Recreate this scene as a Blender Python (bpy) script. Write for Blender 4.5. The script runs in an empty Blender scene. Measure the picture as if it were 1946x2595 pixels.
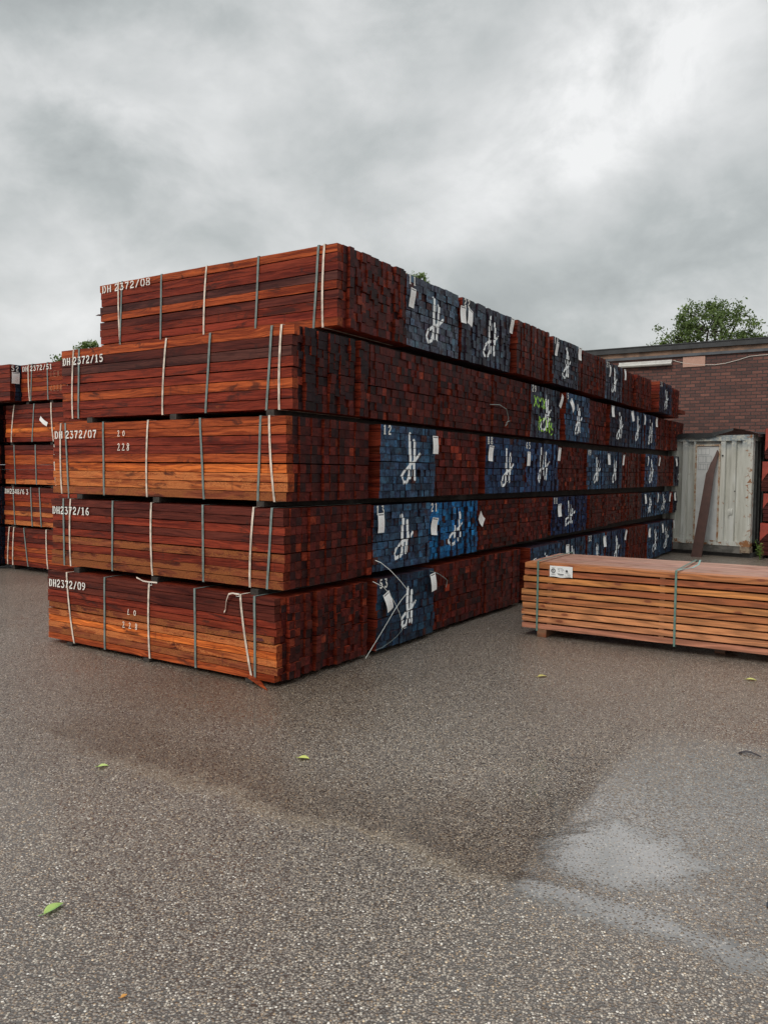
import bpy, math, random
import numpy as np
from mathutils import Vector, Matrix
R = math.radians
random.seed(7)
scene = bpy.context.scene
COL = scene.collection

# ------------------------------------------------------------------ camera
cam_d = bpy.data.cameras.new('camera')
cam = bpy.data.objects.new('camera', cam_d); COL.objects.link(cam)
cam_d.sensor_fit = 'VERTICAL'; cam_d.sensor_height = 36.0
cam_d.lens = 36.0 * 1990 / 2595
cam_d.clip_end = 3000; cam_d.clip_start = 0.05
PITCH, ROLL = 0.05097, -0.0113
fwd = Vector((0, math.cos(PITCH), -math.sin(PITCH)))
rt = Vector((1, 0, 0)); dn = fwd.cross(rt)
c_, s_ = math.cos(ROLL), math.sin(ROLL)
r2 = rt * c_ + dn * s_; d2 = rt * (-s_) + dn * c_
M = Matrix((r2, -d2, -fwd)).transposed().to_4x4()
M.translation = (0, 0, 1.6)
cam.matrix_world = M
scene.camera = cam

# ------------------------------------------------------------------ node helper
class NB:
    def __init__(s, nt): s.t = nt
    def n(s, typ, **kw):
        nd = s.t.nodes.new(typ)
        for k, v in kw.items(): setattr(nd, k, v)
        return nd
    def l(s, a, b): s.t.links.new(a, b)
    def put(s, sock, v):
        if hasattr(v, 'is_output'): s.l(v, sock)
        elif v is not None:
            try: sock.default_value = v
            except Exception: sock.default_value = (v[0], v[1], v[2], 1)
    def m(s, op, a, b=None, c=None, clamp=False):
        nd = s.n('ShaderNodeMath', operation=op); nd.use_clamp = clamp
        s.put(nd.inputs[0], a)
        if b is not None: s.put(nd.inputs[1], b)
        if c is not None: s.put(nd.inputs[2], c)
        return nd.outputs[0]
    def vm(s, op, a, b=None):
        nd = s.n('ShaderNodeVectorMath', operation=op)
        s.put(nd.inputs[0], a)
        if b is not None: s.put(nd.inputs[1], b)
        return nd.outputs['Value'] if op in ('DOT_PRODUCT', 'LENGTH', 'DISTANCE') else nd.outputs[0]
    def noise(s, vec, scale=1, detail=4, rough=.55, dist=0, col=False):
        nd = s.n('ShaderNodeTexNoise')
        if vec is not None: s.l(vec, nd.inputs['Vector'])
        nd.inputs['Scale'].default_value = scale; nd.inputs['Detail'].default_value = detail
        nd.inputs['Roughness'].default_value = rough; nd.inputs['Distortion'].default_value = dist
        return nd.outputs['Color'] if col else nd.outputs['Fac']
    def step(s, v, a, b):
        nd = s.n('ShaderNodeMapRange', interpolation_type='SMOOTHSTEP')
        s.put(nd.inputs[0], v); nd.inputs[1].default_value = a; nd.inputs[2].default_value = b
        nd.inputs[3].default_value = 0; nd.inputs[4].default_value = 1
        return nd.outputs[0]
    def mapr(s, v, a, b, c, d):
        nd = s.n('ShaderNodeMapRange'); s.put(nd.inputs[0], v)
        for i, q in enumerate((a, b, c, d)): s.put(nd.inputs[1 + i], q)
        return nd.outputs[0]
    def mix(s, f, a, b, mode='MIX'):
        nd = s.n('ShaderNodeMix', data_type='RGBA', blend_type=mode)
        s.put(nd.inputs[0], f); s.put(nd.inputs[6], a); s.put(nd.inputs[7], b)
        return nd.outputs[2]
    def ramp(s, f, stops):
        nd = s.n('ShaderNodeValToRGB'); s.put(nd.inputs[0], f)
        e = nd.color_ramp.elements
        while len(e) < len(stops): e.new(.5)
        for i, (p, c) in enumerate(stops): e[i].position = p; e[i].color = (*c, 1)
        return nd.outputs[0]
    def comb(s, x, y, z):
        nd = s.n('ShaderNodeCombineXYZ')
        for i, v in enumerate((x, y, z)): s.put(nd.inputs[i], v)
        return nd.outputs[0]
    def sep(s, v):
        nd = s.n('ShaderNodeSeparateXYZ'); s.l(v, nd.inputs[0]); return nd.outputs
    def attr(s, name, out='Fac'):
        nd = s.n('ShaderNodeAttribute'); nd.attribute_name = name; return nd.outputs[out]
    def bump(s, h, strength=.3, dist=.01, nrm=None):
        nd = s.n('ShaderNodeBump'); s.put(nd.inputs['Strength'], strength); nd.inputs['Distance'].default_value = dist
        s.l(h, nd.inputs['Height'])
        if nrm is not None: s.l(nrm, nd.inputs['Normal'])
        return nd.outputs[0]

def new_mat(name):
    m = bpy.data.materials.new(name); m.use_nodes = True
    b = NB(m.node_tree); p = m.node_tree.nodes['Principled BSDF']
    return m, b, p
def V(c): return (c[0], c[1], c[2], 1)

# ------------------------------------------------------------------ world: overcast sky with clouds
SUN_EL, SUN_AZ = R(42), R(222)          # azimuth clockwise from +Y : behind and to the side of the camera
SUN_STRENGTH, SUN_ANGLE = 1.35, R(25)
world = bpy.data.worlds.new("World"); scene.world = world; world.use_nodes = True
wt = world.node_tree; W_ = NB(wt)
bgn = wt.nodes['Background']
sky = W_.n('ShaderNodeTexSky', sky_type='NISHITA', sun_disc=False)
sky.sun_elevation = SUN_EL; sky.sun_rotation = SUN_AZ; sky.air_density = 1.5; sky.dust_density = 4
tc = W_.n('ShaderNodeTexCoord').outputs['Generated']
dx, dy, dz = W_.sep(tc)
pv = W_.vm('MULTIPLY', tc, (1.0, 1.0, 1.45))
big = W_.noise(pv, 2.3, 3, .5, .15)
mid_ = W_.noise(W_.vm('ADD', pv, (3.1, 7.7, 1.3)), 5.2, 8, .57, .25)
cl = W_.m('ADD', W_.m('MULTIPLY', big, .55), W_.m('MULTIPLY', mid_, .45))
modu = W_.mapr(W_.noise(W_.vm('ADD', pv, (8.1, 2.7, 4.3)), 6.0, 8, .58, .3), .38, .60, .15, 1.6)
def blob(x, y, k, amp):                  # a brighter or darker bank of cloud in one direction of the sky
    v = Vector(((x - 973) / 1990, (1297 - y) / 1990, -1)); v = (M.to_3x3() @ v).normalized()
    d = W_.vm('DOT_PRODUCT', tc, tuple(v))
    e = W_.m('POWER', 2.718, W_.m('MULTIPLY', W_.m('SUBTRACT', d, 1.0), k))
    return W_.m('MULTIPLY', e, amp)
acc = 0.0
for b_ in [(1640, 150, 80, .25), (1440, 320, 170, .19), (1200, 430, 150, .16), (980, 560, 90, .09), (1450, 470, 70, .06), (1880, 60, 120, .10), (620, 180, 120, .07),
           (330, 250, 60, -.20), (1130, 150, 70, -.24), (1930, 420, 60, -.17), (1560, 640, 70, -.11), (1250, 720, 90, -.05), (200, 560, 60, -.05), (60, 720, 40, .05)]:
    acc = W_.m('ADD', acc, blob(*b_))
acc = W_.m('ADD', W_.m('MULTIPLY', acc, modu), W_.m('MULTIPLY', W_.m('SUBTRACT', cl, .5), 2.15))
tone = W_.m('ADD', acc, .545, clamp=True)
ccol = W_.ramp(tone, [(0.12, (.315, .338, .342)), (.42, (.46, .487, .487)), (.66, (.625, .64, .64)), (.97, (.84, .845, .845))])
lift = W_.mapr(dz, .52, .95, 1.0, 2.6)   # an overcast sky is brightest overhead
ccol = W_.vm('SCALE', ccol); wt.nodes[-1].inputs['Scale'].default_value = 1
W_.put(wt.nodes[-1].inputs['Scale'], lift)
skyc = W_.vm('SCALE', sky.outputs[0]); wt.nodes[-1].inputs['Scale'].default_value = 0.1
wcol = W_.mix(.94, skyc, ccol)
W_.l(wcol, bgn.inputs['Color']); bgn.inputs['Strength'].default_value = 1.0

sd = bpy.data.lights.new('sun', 'SUN'); sun = bpy.data.objects.new('sun', sd); COL.objects.link(sun)
sd.energy = SUN_STRENGTH; sd.angle = SUN_ANGLE; sd.color = (1, .95, .88)
sv = Vector((math.sin(SUN_AZ) * math.cos(SUN_EL), math.cos(SUN_AZ) * math.cos(SUN_EL), math.sin(SUN_EL)))
sun.rotation_euler = sv.to_track_quat('Z', 'Y').to_euler()
scene.view_settings.view_transform = 'Standard'; scene.view_settings.look = 'None'
scene.view_settings.exposure = 0.14; scene.view_settings.gamma = 1.0
scene.cycles.max_bounces = 6

# ------------------------------------------------------------------ object helpers
def tag(o, label=None, cat=None, group=None, kind=None):
    if label: o['label'] = label
    if cat: o['category'] = cat
    if group: o['group'] = group
    if kind: o['kind'] = kind
    return o
def empty(name, loc, rz=0, **kw):
    o = bpy.data.objects.new(name, None); COL.objects.link(o)
    o.location = loc; o.rotation_euler = (0, 0, rz); o.empty_display_size = .2
    return tag(o, **kw)

class MB:
    """collects faces (unshared verts) with tint, random and paint values and links them as one mesh"""
    def __init__(s):
        s.v = []; s.f = []; s.t = []; s.r = []; s.p = []; s.uv = []
    def face(s, pts, tint=(1, 1, 1, 0), rnd=0., paint=None, uv=None):
        b = len(s.v); n = len(pts)
        s.v += [tuple(p) for p in pts]; s.f.append(tuple(range(b, b + n)))
        s.t += [tint] * n; s.r += [rnd] * n
        s.p += (paint if paint else [(0, 0, 0, 1)] * n)
        s.uv += (uv if uv else [(0, 0)] * n)
    def box(s, x0, x1, y0, y1, z0, z1, tint=(1, 1, 1, 0), rnd=0., skip=''):
        a = [(x0, y0, z0), (x1, y0, z0), (x1, y1, z0), (x0, y1, z0), (x0, y0, z1), (x1, y0, z1), (x1, y1, z1), (x0, y1, z1)]
        F = {'b': (3, 2, 1, 0), 't': (4, 5, 6, 7), 'f': (0, 1, 5, 4), 'k': (2, 3, 7, 6), 'l': (3, 0, 4, 7), 'r': (1, 2, 6, 5)}
        for k, q in F.items():
            if k not in skip: s.face([a[i] for i in q], tint, rnd)
    def hexa(s, a, tint=(1, 1, 1, 0), rnd=0.):
        for q in ((3, 2, 1, 0), (4, 5, 6, 7), (0, 1, 5, 4), (2, 3, 7, 6), (3, 0, 4, 7), (1, 2, 6, 5)):
            s.face([a[i] for i in q], tint, rnd)
    def build(s, name, mat, parent=None, smooth=False, merge=False, **kw):
        me = bpy.data.meshes.new(name); me.from_pydata(s.v, [], s.f)
        n = len(s.v)
        a = me.color_attributes.new('tint', 'FLOAT_COLOR', 'POINT'); a.data.foreach_set('color', np.array(s.t, 'f').ravel())
        a = me.attributes.new('rnd', 'FLOAT', 'POINT'); a.data.foreach_set('value', np.array(s.r, 'f'))
        if any(q[0] or q[1] for q in s.p):
            a = me.color_attributes.new('paint', 'FLOAT_COLOR', 'POINT'); a.data.foreach_set('color', np.array(s.p, 'f').ravel())
        u = me.uv_layers.new(name='UVMap'); u.data.foreach_set('uv', np.array([s.uv[l.vertex_index] for l in me.loops], 'f').ravel())
        if merge:
            import bmesh
            bm = bmesh.new(); bm.from_mesh(me); bmesh.ops.remove_doubles(bm, verts=bm.verts, dist=1e-5); bm.to_mesh(me); bm.free()
        if smooth: me.polygons.foreach_set('use_smooth', [True] * len(me.polygons))
        if mat: me.materials.append(mat)
        o = bpy.data.objects.new(name, me); COL.objects.link(o)
        if parent: o.parent = parent
        return tag(o, **kw)

def tube(mb, pts, r, n=6, tint=(1, 1, 1, 0), cap=True, rnd=0.):
    pts = [Vector(p) for p in pts]; rr = r if isinstance(r, (list, tuple)) else [r] * len(pts)
    rings = []
    up = Vector((0, 0, 1))
    for i, p in enumerate(pts):
        d = (pts[min(i + 1, len(pts) - 1)] - pts[max(i - 1, 0)]).normalized()
        a = d.cross(up if abs(d.z) < .95 else Vector((1, 0, 0))).normalized(); b = a.cross(d)
        rings.append([p + (a * math.cos(2 * math.pi * k / n) + b * math.sin(2 * math.pi * k / n)) * rr[i] for k in range(n)])
    for i in range(len(rings) - 1):
        for k in range(n):
            k2 = (k + 1) % n
            mb.face([rings[i][k], rings[i][k2], rings[i + 1][k2], rings[i + 1][k]], tint, rnd)
    if cap:
        mb.face(rings[0], tint, rnd); mb.face(list(reversed(rings[-1])), tint, rnd)

def ribbon(mb, pts, side, w, tint=(1, 1, 1, 0)):
    """a flat band through 3D pts, side = width direction (vector or list)"""
    L = []
    for i, p in enumerate(pts):
        p = Vector(p); sd_ = Vector(side[i] if isinstance(side, list) else side) * (w / 2)
        L.append((p - sd_, p + sd_))
    for i in range(len(L) - 1):
        mb.face([L[i][0], L[i][1], L[i + 1][1], L[i + 1][0]], tint)

# ------------------------------------------------------------------ glyphs (stencil strokes: points, width)
G = {
 'D': [([(.13, 0), (.13, 1)], .17), ([(.02, .97), (.2, .97)], .06), ([(.02, .03), (.2, .03)], .06), ([(.3, .97), (.46, .84), (.53, .5), (.46, .16), (.3, .03)], .14)],
 'H': [([(.12, 0), (.12, 1)], .17), ([(.5, 0), (.5, 1)], .17), ([(.22, .5), (.4, .5)], .09)],
 '0': [([(.26, .99), (.12, .82), (.08, .5), (.12, .18), (.26, .01)], .14), ([(.36, .99), (.5, .82), (.54, .5), (.5, .18), (.36, .01)], .14)],
 '1': [([(.3, .02), (.3, 1)], .18), ([(.1, .8), (.2, .93)], .09), ([(.1, .03), (.5, .03)], .07)],
 '2': [([(.1, .72), (.16, .93), (.36, .97), (.5, .8), (.45, .58), (.28, .4), (.1, .2)], .14), ([(.06, .07), (.55, .07)], .14)],
 '3': [([(.08, .93), (.5, .93)], .11), ([(.46, .84), (.28, .62)], .08), ([(.26, .55), (.46, .52), (.54, .3), (.42, .06), (.22, .04), (.08, .18)], .14)],
 '4': [([(.42, 0), (.42, 1)], .15), ([(.3, .95), (.06, .38)], .09), ([(.04, .28), (.33, .28)], .1)],
 '5': [([(.12, .93), (.52, .93)], .12), ([(.13, .84), (.12, .58)], .1), ([(.16, .54), (.4, .58), (.53, .38), (.48, .12), (.28, .04), (.08, .14)], .14)],
 '6': [([(.46, .93), (.26, .86), (.12, .6), (.1, .3), (.2, .06)], .14), ([(.3, .03), (.48, .12), (.52, .34), (.38, .52), (.24, .5)], .12)],
 '7': [([(.06, .92), (.55, .92)], .15), ([(.5, .8), (.32, .45), (.24, 0)], .15)],
 '8': [([(.26, .98), (.12, .88), (.12, .66), (.26, .55)], .12), ([(.36, .98), (.5, .88), (.5, .66), (.36, .55)], .12),
       ([(.26, .46), (.1, .34), (.1, .12), (.26, .02)], .12), ([(.36, .46), (.53, .34), (.53, .12), (.36, .02)], .12)],
 '9': [([(.14, .07), (.34, .14), (.48, .4), (.5, .7), (.4, .94)], .14), ([(.3, .97), (.12, .88), (.08, .66), (.22, .48), (.36, .5)], .12)],
 '/': [([(.1, -.02), (.5, 1.02)], .14)],
 '-': [([(.1, .5), (.45, .5)], .1)], '.': [([(.2, .05), (.35, .05)], .12)],
}
HAND = {   # thin handwriting
 'L': [[(.2, 1), (.12, .5), (0, .05), (.45, .1)]], 'O': [[(.3, .95), (.08, .6), (.12, .15), (.4, .05), (.55, .45), (.45, .85), (.25, .93)]],
 '2': [[(.05, .8), (.25, 1), (.42, .85), (.3, .45), (0, .02), (.55, .06)]],
 '8': [[(.45, .9), (.2, 1), (.1, .75), (.45, .35), (.4, .05), (.12, .02), (.1, .25), (.5, .75), (.45, .9)]],
 '6': [[(.4, 1), (.12, .6), (.05, .15), (.3, 0), (.45, .25), (.12, .4)]], '1': [[(.2, 1), (.2, 0)]], '7': [[(.0, .95), (.5, .95), (.2, 0)], [(.1, .5), (.45, .5)]],
 'X': [[(0, 1), (.5, 0)], [(.5, 1), (0, 0)]], 'E': [[(.5, 1), (.05, .95), (.05, .02), (.5, 0)], [(.05, .5), (.4, .5)]], 'R': [[(.05, 0), (.05, 1), (.45, .8), (.05, .5), (.5, 0)]],
}
def strip_poly(pts, w):
    """mitred strip of quads along a 2D polyline"""
    P = [Vector((p[0], p[1])) for p in pts]; out = []
    L = []
    for i, p in enumerate(P):
        d = (P[min(i + 1, len(P) - 1)] - P[max(i - 1, 0)]).normalized(); nrm = Vector((-d.y, d.x))
        L.append((p + nrm * w / 2, p - nrm * w / 2))
    for i in range(len(L) - 1): out.append([L[i][1], L[i + 1][1], L[i + 1][0], L[i][0]])
    return out
def write(text, place, h, mb, pitch=.72, hand=False, width=.045, gaps=None, lift=.0004, aspect=1.0):
    """place(s, t, k) -> 3D point for s along the writing and t up; k = layer"""
    cur = 0.; k = 0
    for ch in text:
        if ch == ' ': cur += .35 * h * aspect; continue
        strokes = HAND[ch] if hand else G[ch]
        for st in strokes:
            pts, w = (st, width) if hand else (st[0], st[1] * 1.25)
            pts = [(x * aspect, y) for x, y in pts]
            for q in strip_poly(pts, w):
                mb.face([place(cur + v.x * h, v.y * h, k * lift) for v in q])
            k += 1
        cur += pitch * h * aspect
    return cur

# ------------------------------------------------------------------ materials
def mat_wood(name='wood', grain=1.0, gloss=.42, sapw=False):
    m, b, p = new_mat(name)
    oc = b.n('ShaderNodeTexCoord').outputs['Object']; x, y, z = b.sep(oc)
    rn = b.attr('rnd'); off = b.m('MULTIPLY', rn, 37.0)
    tint = b.attr('tint', 'Color'); dust = b.attr('tint', 'Alpha')
    ya = b.m('ADD', y, off)
    # growth figure: long wavy bands, fine pores, slow change along the plank
    warp = b.noise(b.comb(b.m('MULTIPLY', x, 4.0), b.m('MULTIPLY', ya, 1.6), b.m('MULTIPLY', z, 5.0)), 1.0, 3, .5)
    zz_ = b.m('ADD', z, b.m('MULTIPLY', warp, .11)); xx_ = b.m('ADD', x, b.m('MULTIPLY', warp, .05))
    g1 = b.noise(b.comb(b.m('MULTIPLY', xx_, 45.0), b.m('MULTIPLY', ya, .8), b.m('MULTIPLY', zz_, 42.0)), 1.0, 4, .62, .5)
    g2 = b.noise(b.comb(b.m('MULTIPLY', x, 110.0), b.m('MULTIPLY', ya, 4.0), b.m('MULTIPLY', zz_, 170.0)), 1.0, 3, .65)
    g3 = b.noise(b.comb(b.m('MULTIPLY', x, 6.0), b.m('MULTIPLY', ya, .75), b.m('MULTIPLY', z, 12.0)), 1.0, 4, .6)
    g = b.m('ADD', b.m('ADD', b.m('MULTIPLY', g1, .50), b.m('MULTIPLY', g2, .25)), b.m('MULTIPLY', g3, .45))
    k = b.mapr(g, .46, .76, .12, 1.45)
    lo = b.vm('MULTIPLY', tint, (.34, .22, .26))
    c = b.mix(b.step(g, .46, .72), lo, tint)
    c2 = b.vm('SCALE', c); b.put(b.t.nodes[-1].inputs['Scale'], b.mapr(g2, .3, .7, .7, 1.3)); c = c2
    # dark wet / tannin stains, some as runs down the side of the bundle
    v3 = b.comb(b.m('MULTIPLY', x, 5.0), b.m('ADD', b.m('MULTIPLY', y, 2.6), off), b.m('MULTIPLY', z, 9.0))
    st = b.noise(v3, 1.0, 5, .65, .8)
    c = b.mix(b.m('MULTIPLY', b.step(st, .55, .66), .72), c, (.035, .013, .011))
    run = b.noise(b.comb(b.m('MULTIPLY', x, 3.0), b.m('MULTIPLY', y, 9.0), b.m('MULTIPLY', z, 3.0)), 1.0, 5, .7, .2)
    c = b.mix(b.m('MULTIPLY', b.step(run, .60, .74), .6), c, (.030, .016, .014))
    # sawdust and dried light patches
    v4 = b.comb(b.m('MULTIPLY', x, 6.0), b.m('ADD', b.m('MULTIPLY', y, 3.2), off), b.m('MULTIPLY', z, 10.0))
    du = b.noise(v4, 1.0, 6, .62, .3)
    fine = b.noise(oc, 130, 4, .75)
    thr = b.m('SUBTRACT', .98, b.m('MULTIPLY', dust, .62))
    dm = b.m('MULTIPLY', b.m('SUBTRACT', b.m('ADD', du, b.m('MULTIPLY', b.m('SUBTRACT', fine, .5), .35)), thr), 16.0, clamp=True)
    dcol = b.ramp(fine, [(.34, (.17, .040, .020)), (.48, (.43, .130, .042)), (.68, (.72, .27, .085))])
    tr_ = b.sep(tint)[0]
    dsc = b.vm('SCALE', dcol); b.put(b.t.nodes[-1].inputs['Scale'], b.mapr(tr_, .12, .6, .34, 1.1))
    c = b.mix(b.m('MULTIPLY', dm, .85), c, dsc)
    # paint marks
    pn = b.n('ShaderNodeAttribute'); pn.attribute_name = 'paint'; pr = b.sep(pn.outputs['Color'])
    pf = b.noise(oc, 70, 3, .6)
    pm = b.step(b.m('ADD', pr[0], b.m('MULTIPLY', b.m('SUBTRACT', pf, .5), .30)), .3, .62)
    c = b.mix(pm, c, (.90, .93, .93))
    gm = b.step(b.m('ADD', pr[1], b.m('MULTIPLY', b.m('SUBTRACT', pf, .5), .2)), .3, .7)
    c = b.mix(gm, c, (.42, .80, .10))
    b.l(c, p.inputs['Base Color'])
    rg = b.mapr(g2, .3, .7, gloss - .12, gloss + .2)
    b.l(b.m('ADD', rg, b.m('MULTIPLY', dm, .25)), p.inputs['Roughness'])
    p.inputs['Specular IOR Level'].default_value = .13
    b.l(b.bump(g, .45, .004), p.inputs['Normal'])
    return m
M_wood = mat_wood()
def plain(name, col, rough=.5, metal=0, spec=.5, var=0, vscale=20, col2=None, bump=0):
    m, b, p = new_mat(name)
    p.inputs['Roughness'].default_value = rough; p.inputs['Metallic'].default_value = metal
    p.inputs['Specular IOR Level'].default_value = spec
    if var or col2:
        oc = b.n('ShaderNodeTexCoord').outputs['Object']
        f = b.noise(oc, vscale, 5, .65, .3)
        c2 = col2 or tuple(v * (1 - var) for v in col)
        c = b.mix(b.step(f, .38, .65), col, c2); b.l(c, p.inputs['Base Color'])
        if bump: b.l(b.bump(f, bump, .005), p.inputs['Normal'])
    else: p.inputs['Base Color'].default_value = V(col)
    return m
M_strapW = plain('strap white', (.78, .66, .55), .45, var=.45, vscale=14)
M_strapG = plain('strap grey green', (.20, .25, .235), .3, var=.35, vscale=14)
M_stencil = plain('stencil paint', (.90, .88, .82), .7, var=.28, vscale=70)
M_chalk = plain('chalk', (.92, .85, .74), .9)
M_chalk2 = plain('faint chalk', (.45, .25, .15), .9)
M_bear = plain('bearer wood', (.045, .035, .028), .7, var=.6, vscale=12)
M_plasticwhite = plain('clear strap', (.72, .74, .70), .25)

def mat_tag():
    m, b, p = new_mat('paper tag')
    uv = b.n('ShaderNodeUVMap').outputs[0]; x, y, z = b.sep(uv)
    ln = b.m('SINE', b.m('MULTIPLY', y, 95.0))
    ns = b.noise(b.comb(b.m('MULTIPLY', x, 30.0), b.m('MULTIPLY', y, 15.0), 0.0), 1.0, 2, .6)
    inn = b.m('MULTIPLY', b.m('MULTIPLY', b.m('GREATER_THAN', x, .18), b.m('LESS_THAN', x, .8)), b.m('MULTIPLY', b.m('LESS_THAN', y, .8), b.m('GREATER_THAN', y, .12)))
    tx = b.m('MULTIPLY', b.m('MULTIPLY', b.m('GREATER_THAN', ln, .2), b.m('GREATER_THAN', ns, .52)), inn)
    hd = b.m('MULTIPLY', b.m('MULTIPLY', b.m('GREATER_THAN', y, .89), b.m('LESS_THAN', y, .95)), b.m('MULTIPLY', b.m('GREATER_THAN', x, .1), b.m('LESS_THAN', x, .9)))
    rd = b.m('MULTIPLY', b.m('MULTIPLY', b.m('GREATER_THAN', b.noise(uv, 14, 2, .5), .6), inn), b.m('GREATER_THAN', x, .5))
    c = b.mix(b.m('MULTIPLY', tx, .45), (.88, .88, .86), (.25, .25, .25))
    c = b.mix(b.m('MULTIPLY', rd, .5), c, (.6, .12, .10))
    c = b.mix(b.m('MULTIPLY', hd, .9), c, (.03, .03, .04))
    b.l(c, p.inputs['Base Color']); p.inputs['Roughness'].default_value = .5
    return m
M_tag = mat_tag()

# ------------------------------------------------------------------ stack frame: local X = along the row (away), local Y = along the planks, Z up
YAW = .5725
DR = Vector((math.sin(YAW), math.cos(YAW), 0)); DL = Vector((-math.cos(YAW), math.sin(YAW), 0))
RZ = math.atan2(DR.y, DR.x)
O = Vector((-.778, 5.708, 0))
def SP(u, w, z=0): return O + DR * u + DL * w + Vector((0, 0, z))

rng = random.Random(11)
PAL = {'O': (.45, .094, .026), 'B': (.80, .210, .042), 'R': (.25, .039, .018), 'D': (.125, .026, .017), 'T': (.60, .175, .052), 'M': (.26, .070, .030), 'K': (.105, .036, .027)}
def jit(c, s, r_=None):
    r_ = r_ or rng
    k = 1 + r_.uniform(-s, s)
    return tuple(max(.004, v * k * (1 + r_.uniform(-s * .25, s * .25))) for v in c)
def brown_end(dark):
    q = rng.random()
    if dark > .5: base = (.024, .013, .015) if q < .8 else (.065, .014, .012)
    elif q < .05: base = (.24, .040, .018)
    elif q < .42: base = (.110, .0185, .0140)
    elif q < .80: base = (.066, .0145, .0125)
    else: base = (.032, .013, .0135)
    return jit(base, .3)
BLUES = {'grey': (.085, .110, .145), 'navy': (.040, .085, .145), 'mid': (.035, .075, .155), 'bright': (.028, .215, .50), 'dark': (.026, .038, .062), 'royal': (.022, .048, .125)}
def blue_end(kind):
    q = rng.random(); b_ = BLUES[kind]
    if q < .035: b_ = (.07, .03, .028)
    elif q < .32: b_ = tuple(v * .6 for v in b_)
    elif q > .86: b_ = (b_[0] * 1.1, b_[1] * 1.45, b_[2] * 1.5)
    return jit(b_, .22)

# spray marks in bundle end-face coordinates (0..1 across, 0..1 from the top)
def emblem(cx=.53, cy=.47, sc=1., seed=0):
    r_ = random.Random(seed * 13 + 5); j = lambda: r_.uniform(-.012, .012)
    a = [([(.495, .15), (.508, .42), (.515, .69)], .030), ([(.595, .22), (.60, .45), (.595, .71)], .026),
         ([(.70, .40), (.61, .49), (.48, .545), (.39, .62), (.355, .70), (.39, .77), (.46, .75), (.515, .65)], .017)]
    out = []
    for pts, w in a:
        out.append(([((x - .53) * sc * .82 + cx + j(), (y - .47) * sc + cy + j()) for x, y in pts], w))
    return out
def seg_d(px, py, a, b_):
    ax, ay = a; bx, by = b_; dx_, dy_ = bx - ax, by - ay
    t = ((px - ax) * dx_ + (py - ay) * dy_) / (dx_ * dx_ + dy_ * dy_ + 1e-9); t = max(0, min(1, t))
    return math.hypot(px - ax - t * dx_, py - ay - t * dy_)
def mark_val(px, py, strokes, soft):
    best = 0.
    for pts, w in strokes:
        for i in range(len(pts) - 1):
            d = seg_d(px, py, pts[i], pts[i + 1])
            v = 1 - (d - w * .5) / soft
            if v > best: best = v
    return max(0., min(1., best))

def layout(W, H, rows, style, split=True, stag=.018):
    """plank end rectangles (x0, x1, z0, z1, dy)"""
    out = []; zg = .006 if split else 0
    rh = (H - zg) / rows
    mid = rows // 2
    if style == 'rows':
        for r_ in range(rows):
            z0 = r_ * rh + (zg if r_ >= mid else 0); x = 0.
            rowo = rng.gauss(0, .002)
            while x < W - .03:
                w = rng.choice([.052, .06, .07, .078, .09, .105]);
                if W - x - w < .04: w = W - x
                out.append([x, x + w, z0, z0 + rh, rng.gauss(0, .006) + rowo]); x += w
    else:
        n = max(8, round(W / (.072 if style == 'grid' else .066))); cw = W / n
        for c in range(n):
            co = rng.gauss(0, .007) if style == 'grid' else rng.gauss(0, stag)
            rr = rows + (rng.choice([-1, 0, 0, 1]) if style != 'grid' else 0)
            zz_ = 0.
            for r_ in range(rr):
                h = (H - zg) / rr
                z0 = r_ * h + (zg if r_ >= rr // 2 else 0)
                out.append([c * cw, (c + 1) * cw, z0, z0 + h, co + rng.gauss(0, .004 if style == 'grid' else .007)])
    return out

def add_plank(mb, rc, L, side, end, paintf=None, grid=.013, bb=None, yend=None):
    x0, x1, z0, z1, dy = rc; g = .0018
    x0 += g + rng.uniform(0, .0012); x1 -= g; z0 += g * .6; z1 -= g + rng.uniform(0, .0012)
    rn = rng.random(); y1 = L + (yend if yend is not None else rng.uniform(-.01, .01))
    mb.box(x0, x1, dy, y1, z0, z1, side, rn, skip='f')
    e4 = (*end, 0.)
    if paintf and bb and x1 > bb[0] and x0 < bb[1] and z1 > bb[2] and z0 < bb[3]:
        nx = max(1, round((x1 - x0) / grid)); nz = max(1, round((z1 - z0) / grid))
        val = [[paintf(x0 + (x1 - x0) * i / nx, z0 + (z1 - z0) * k / nz) for k in range(nz + 1)] for i in range(nx + 1)]
        for i in range(nx):
            for k in range(nz):
                q = [(i, k), (i + 1, k), (i + 1, k + 1), (i, k + 1)]
                mb.face([(x0 + (x1 - x0) * a / nx, dy, z0 + (z1 - z0) * c / nz) for a, c in q], e4, rn, [(*val[a][c], 0, 1) for a, c in q])
    else:
        mb.face([(x0, dy, z0), (x1, dy, z0), (x1, dy, z1), (x0, dy, z1)], e4, rn)

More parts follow.
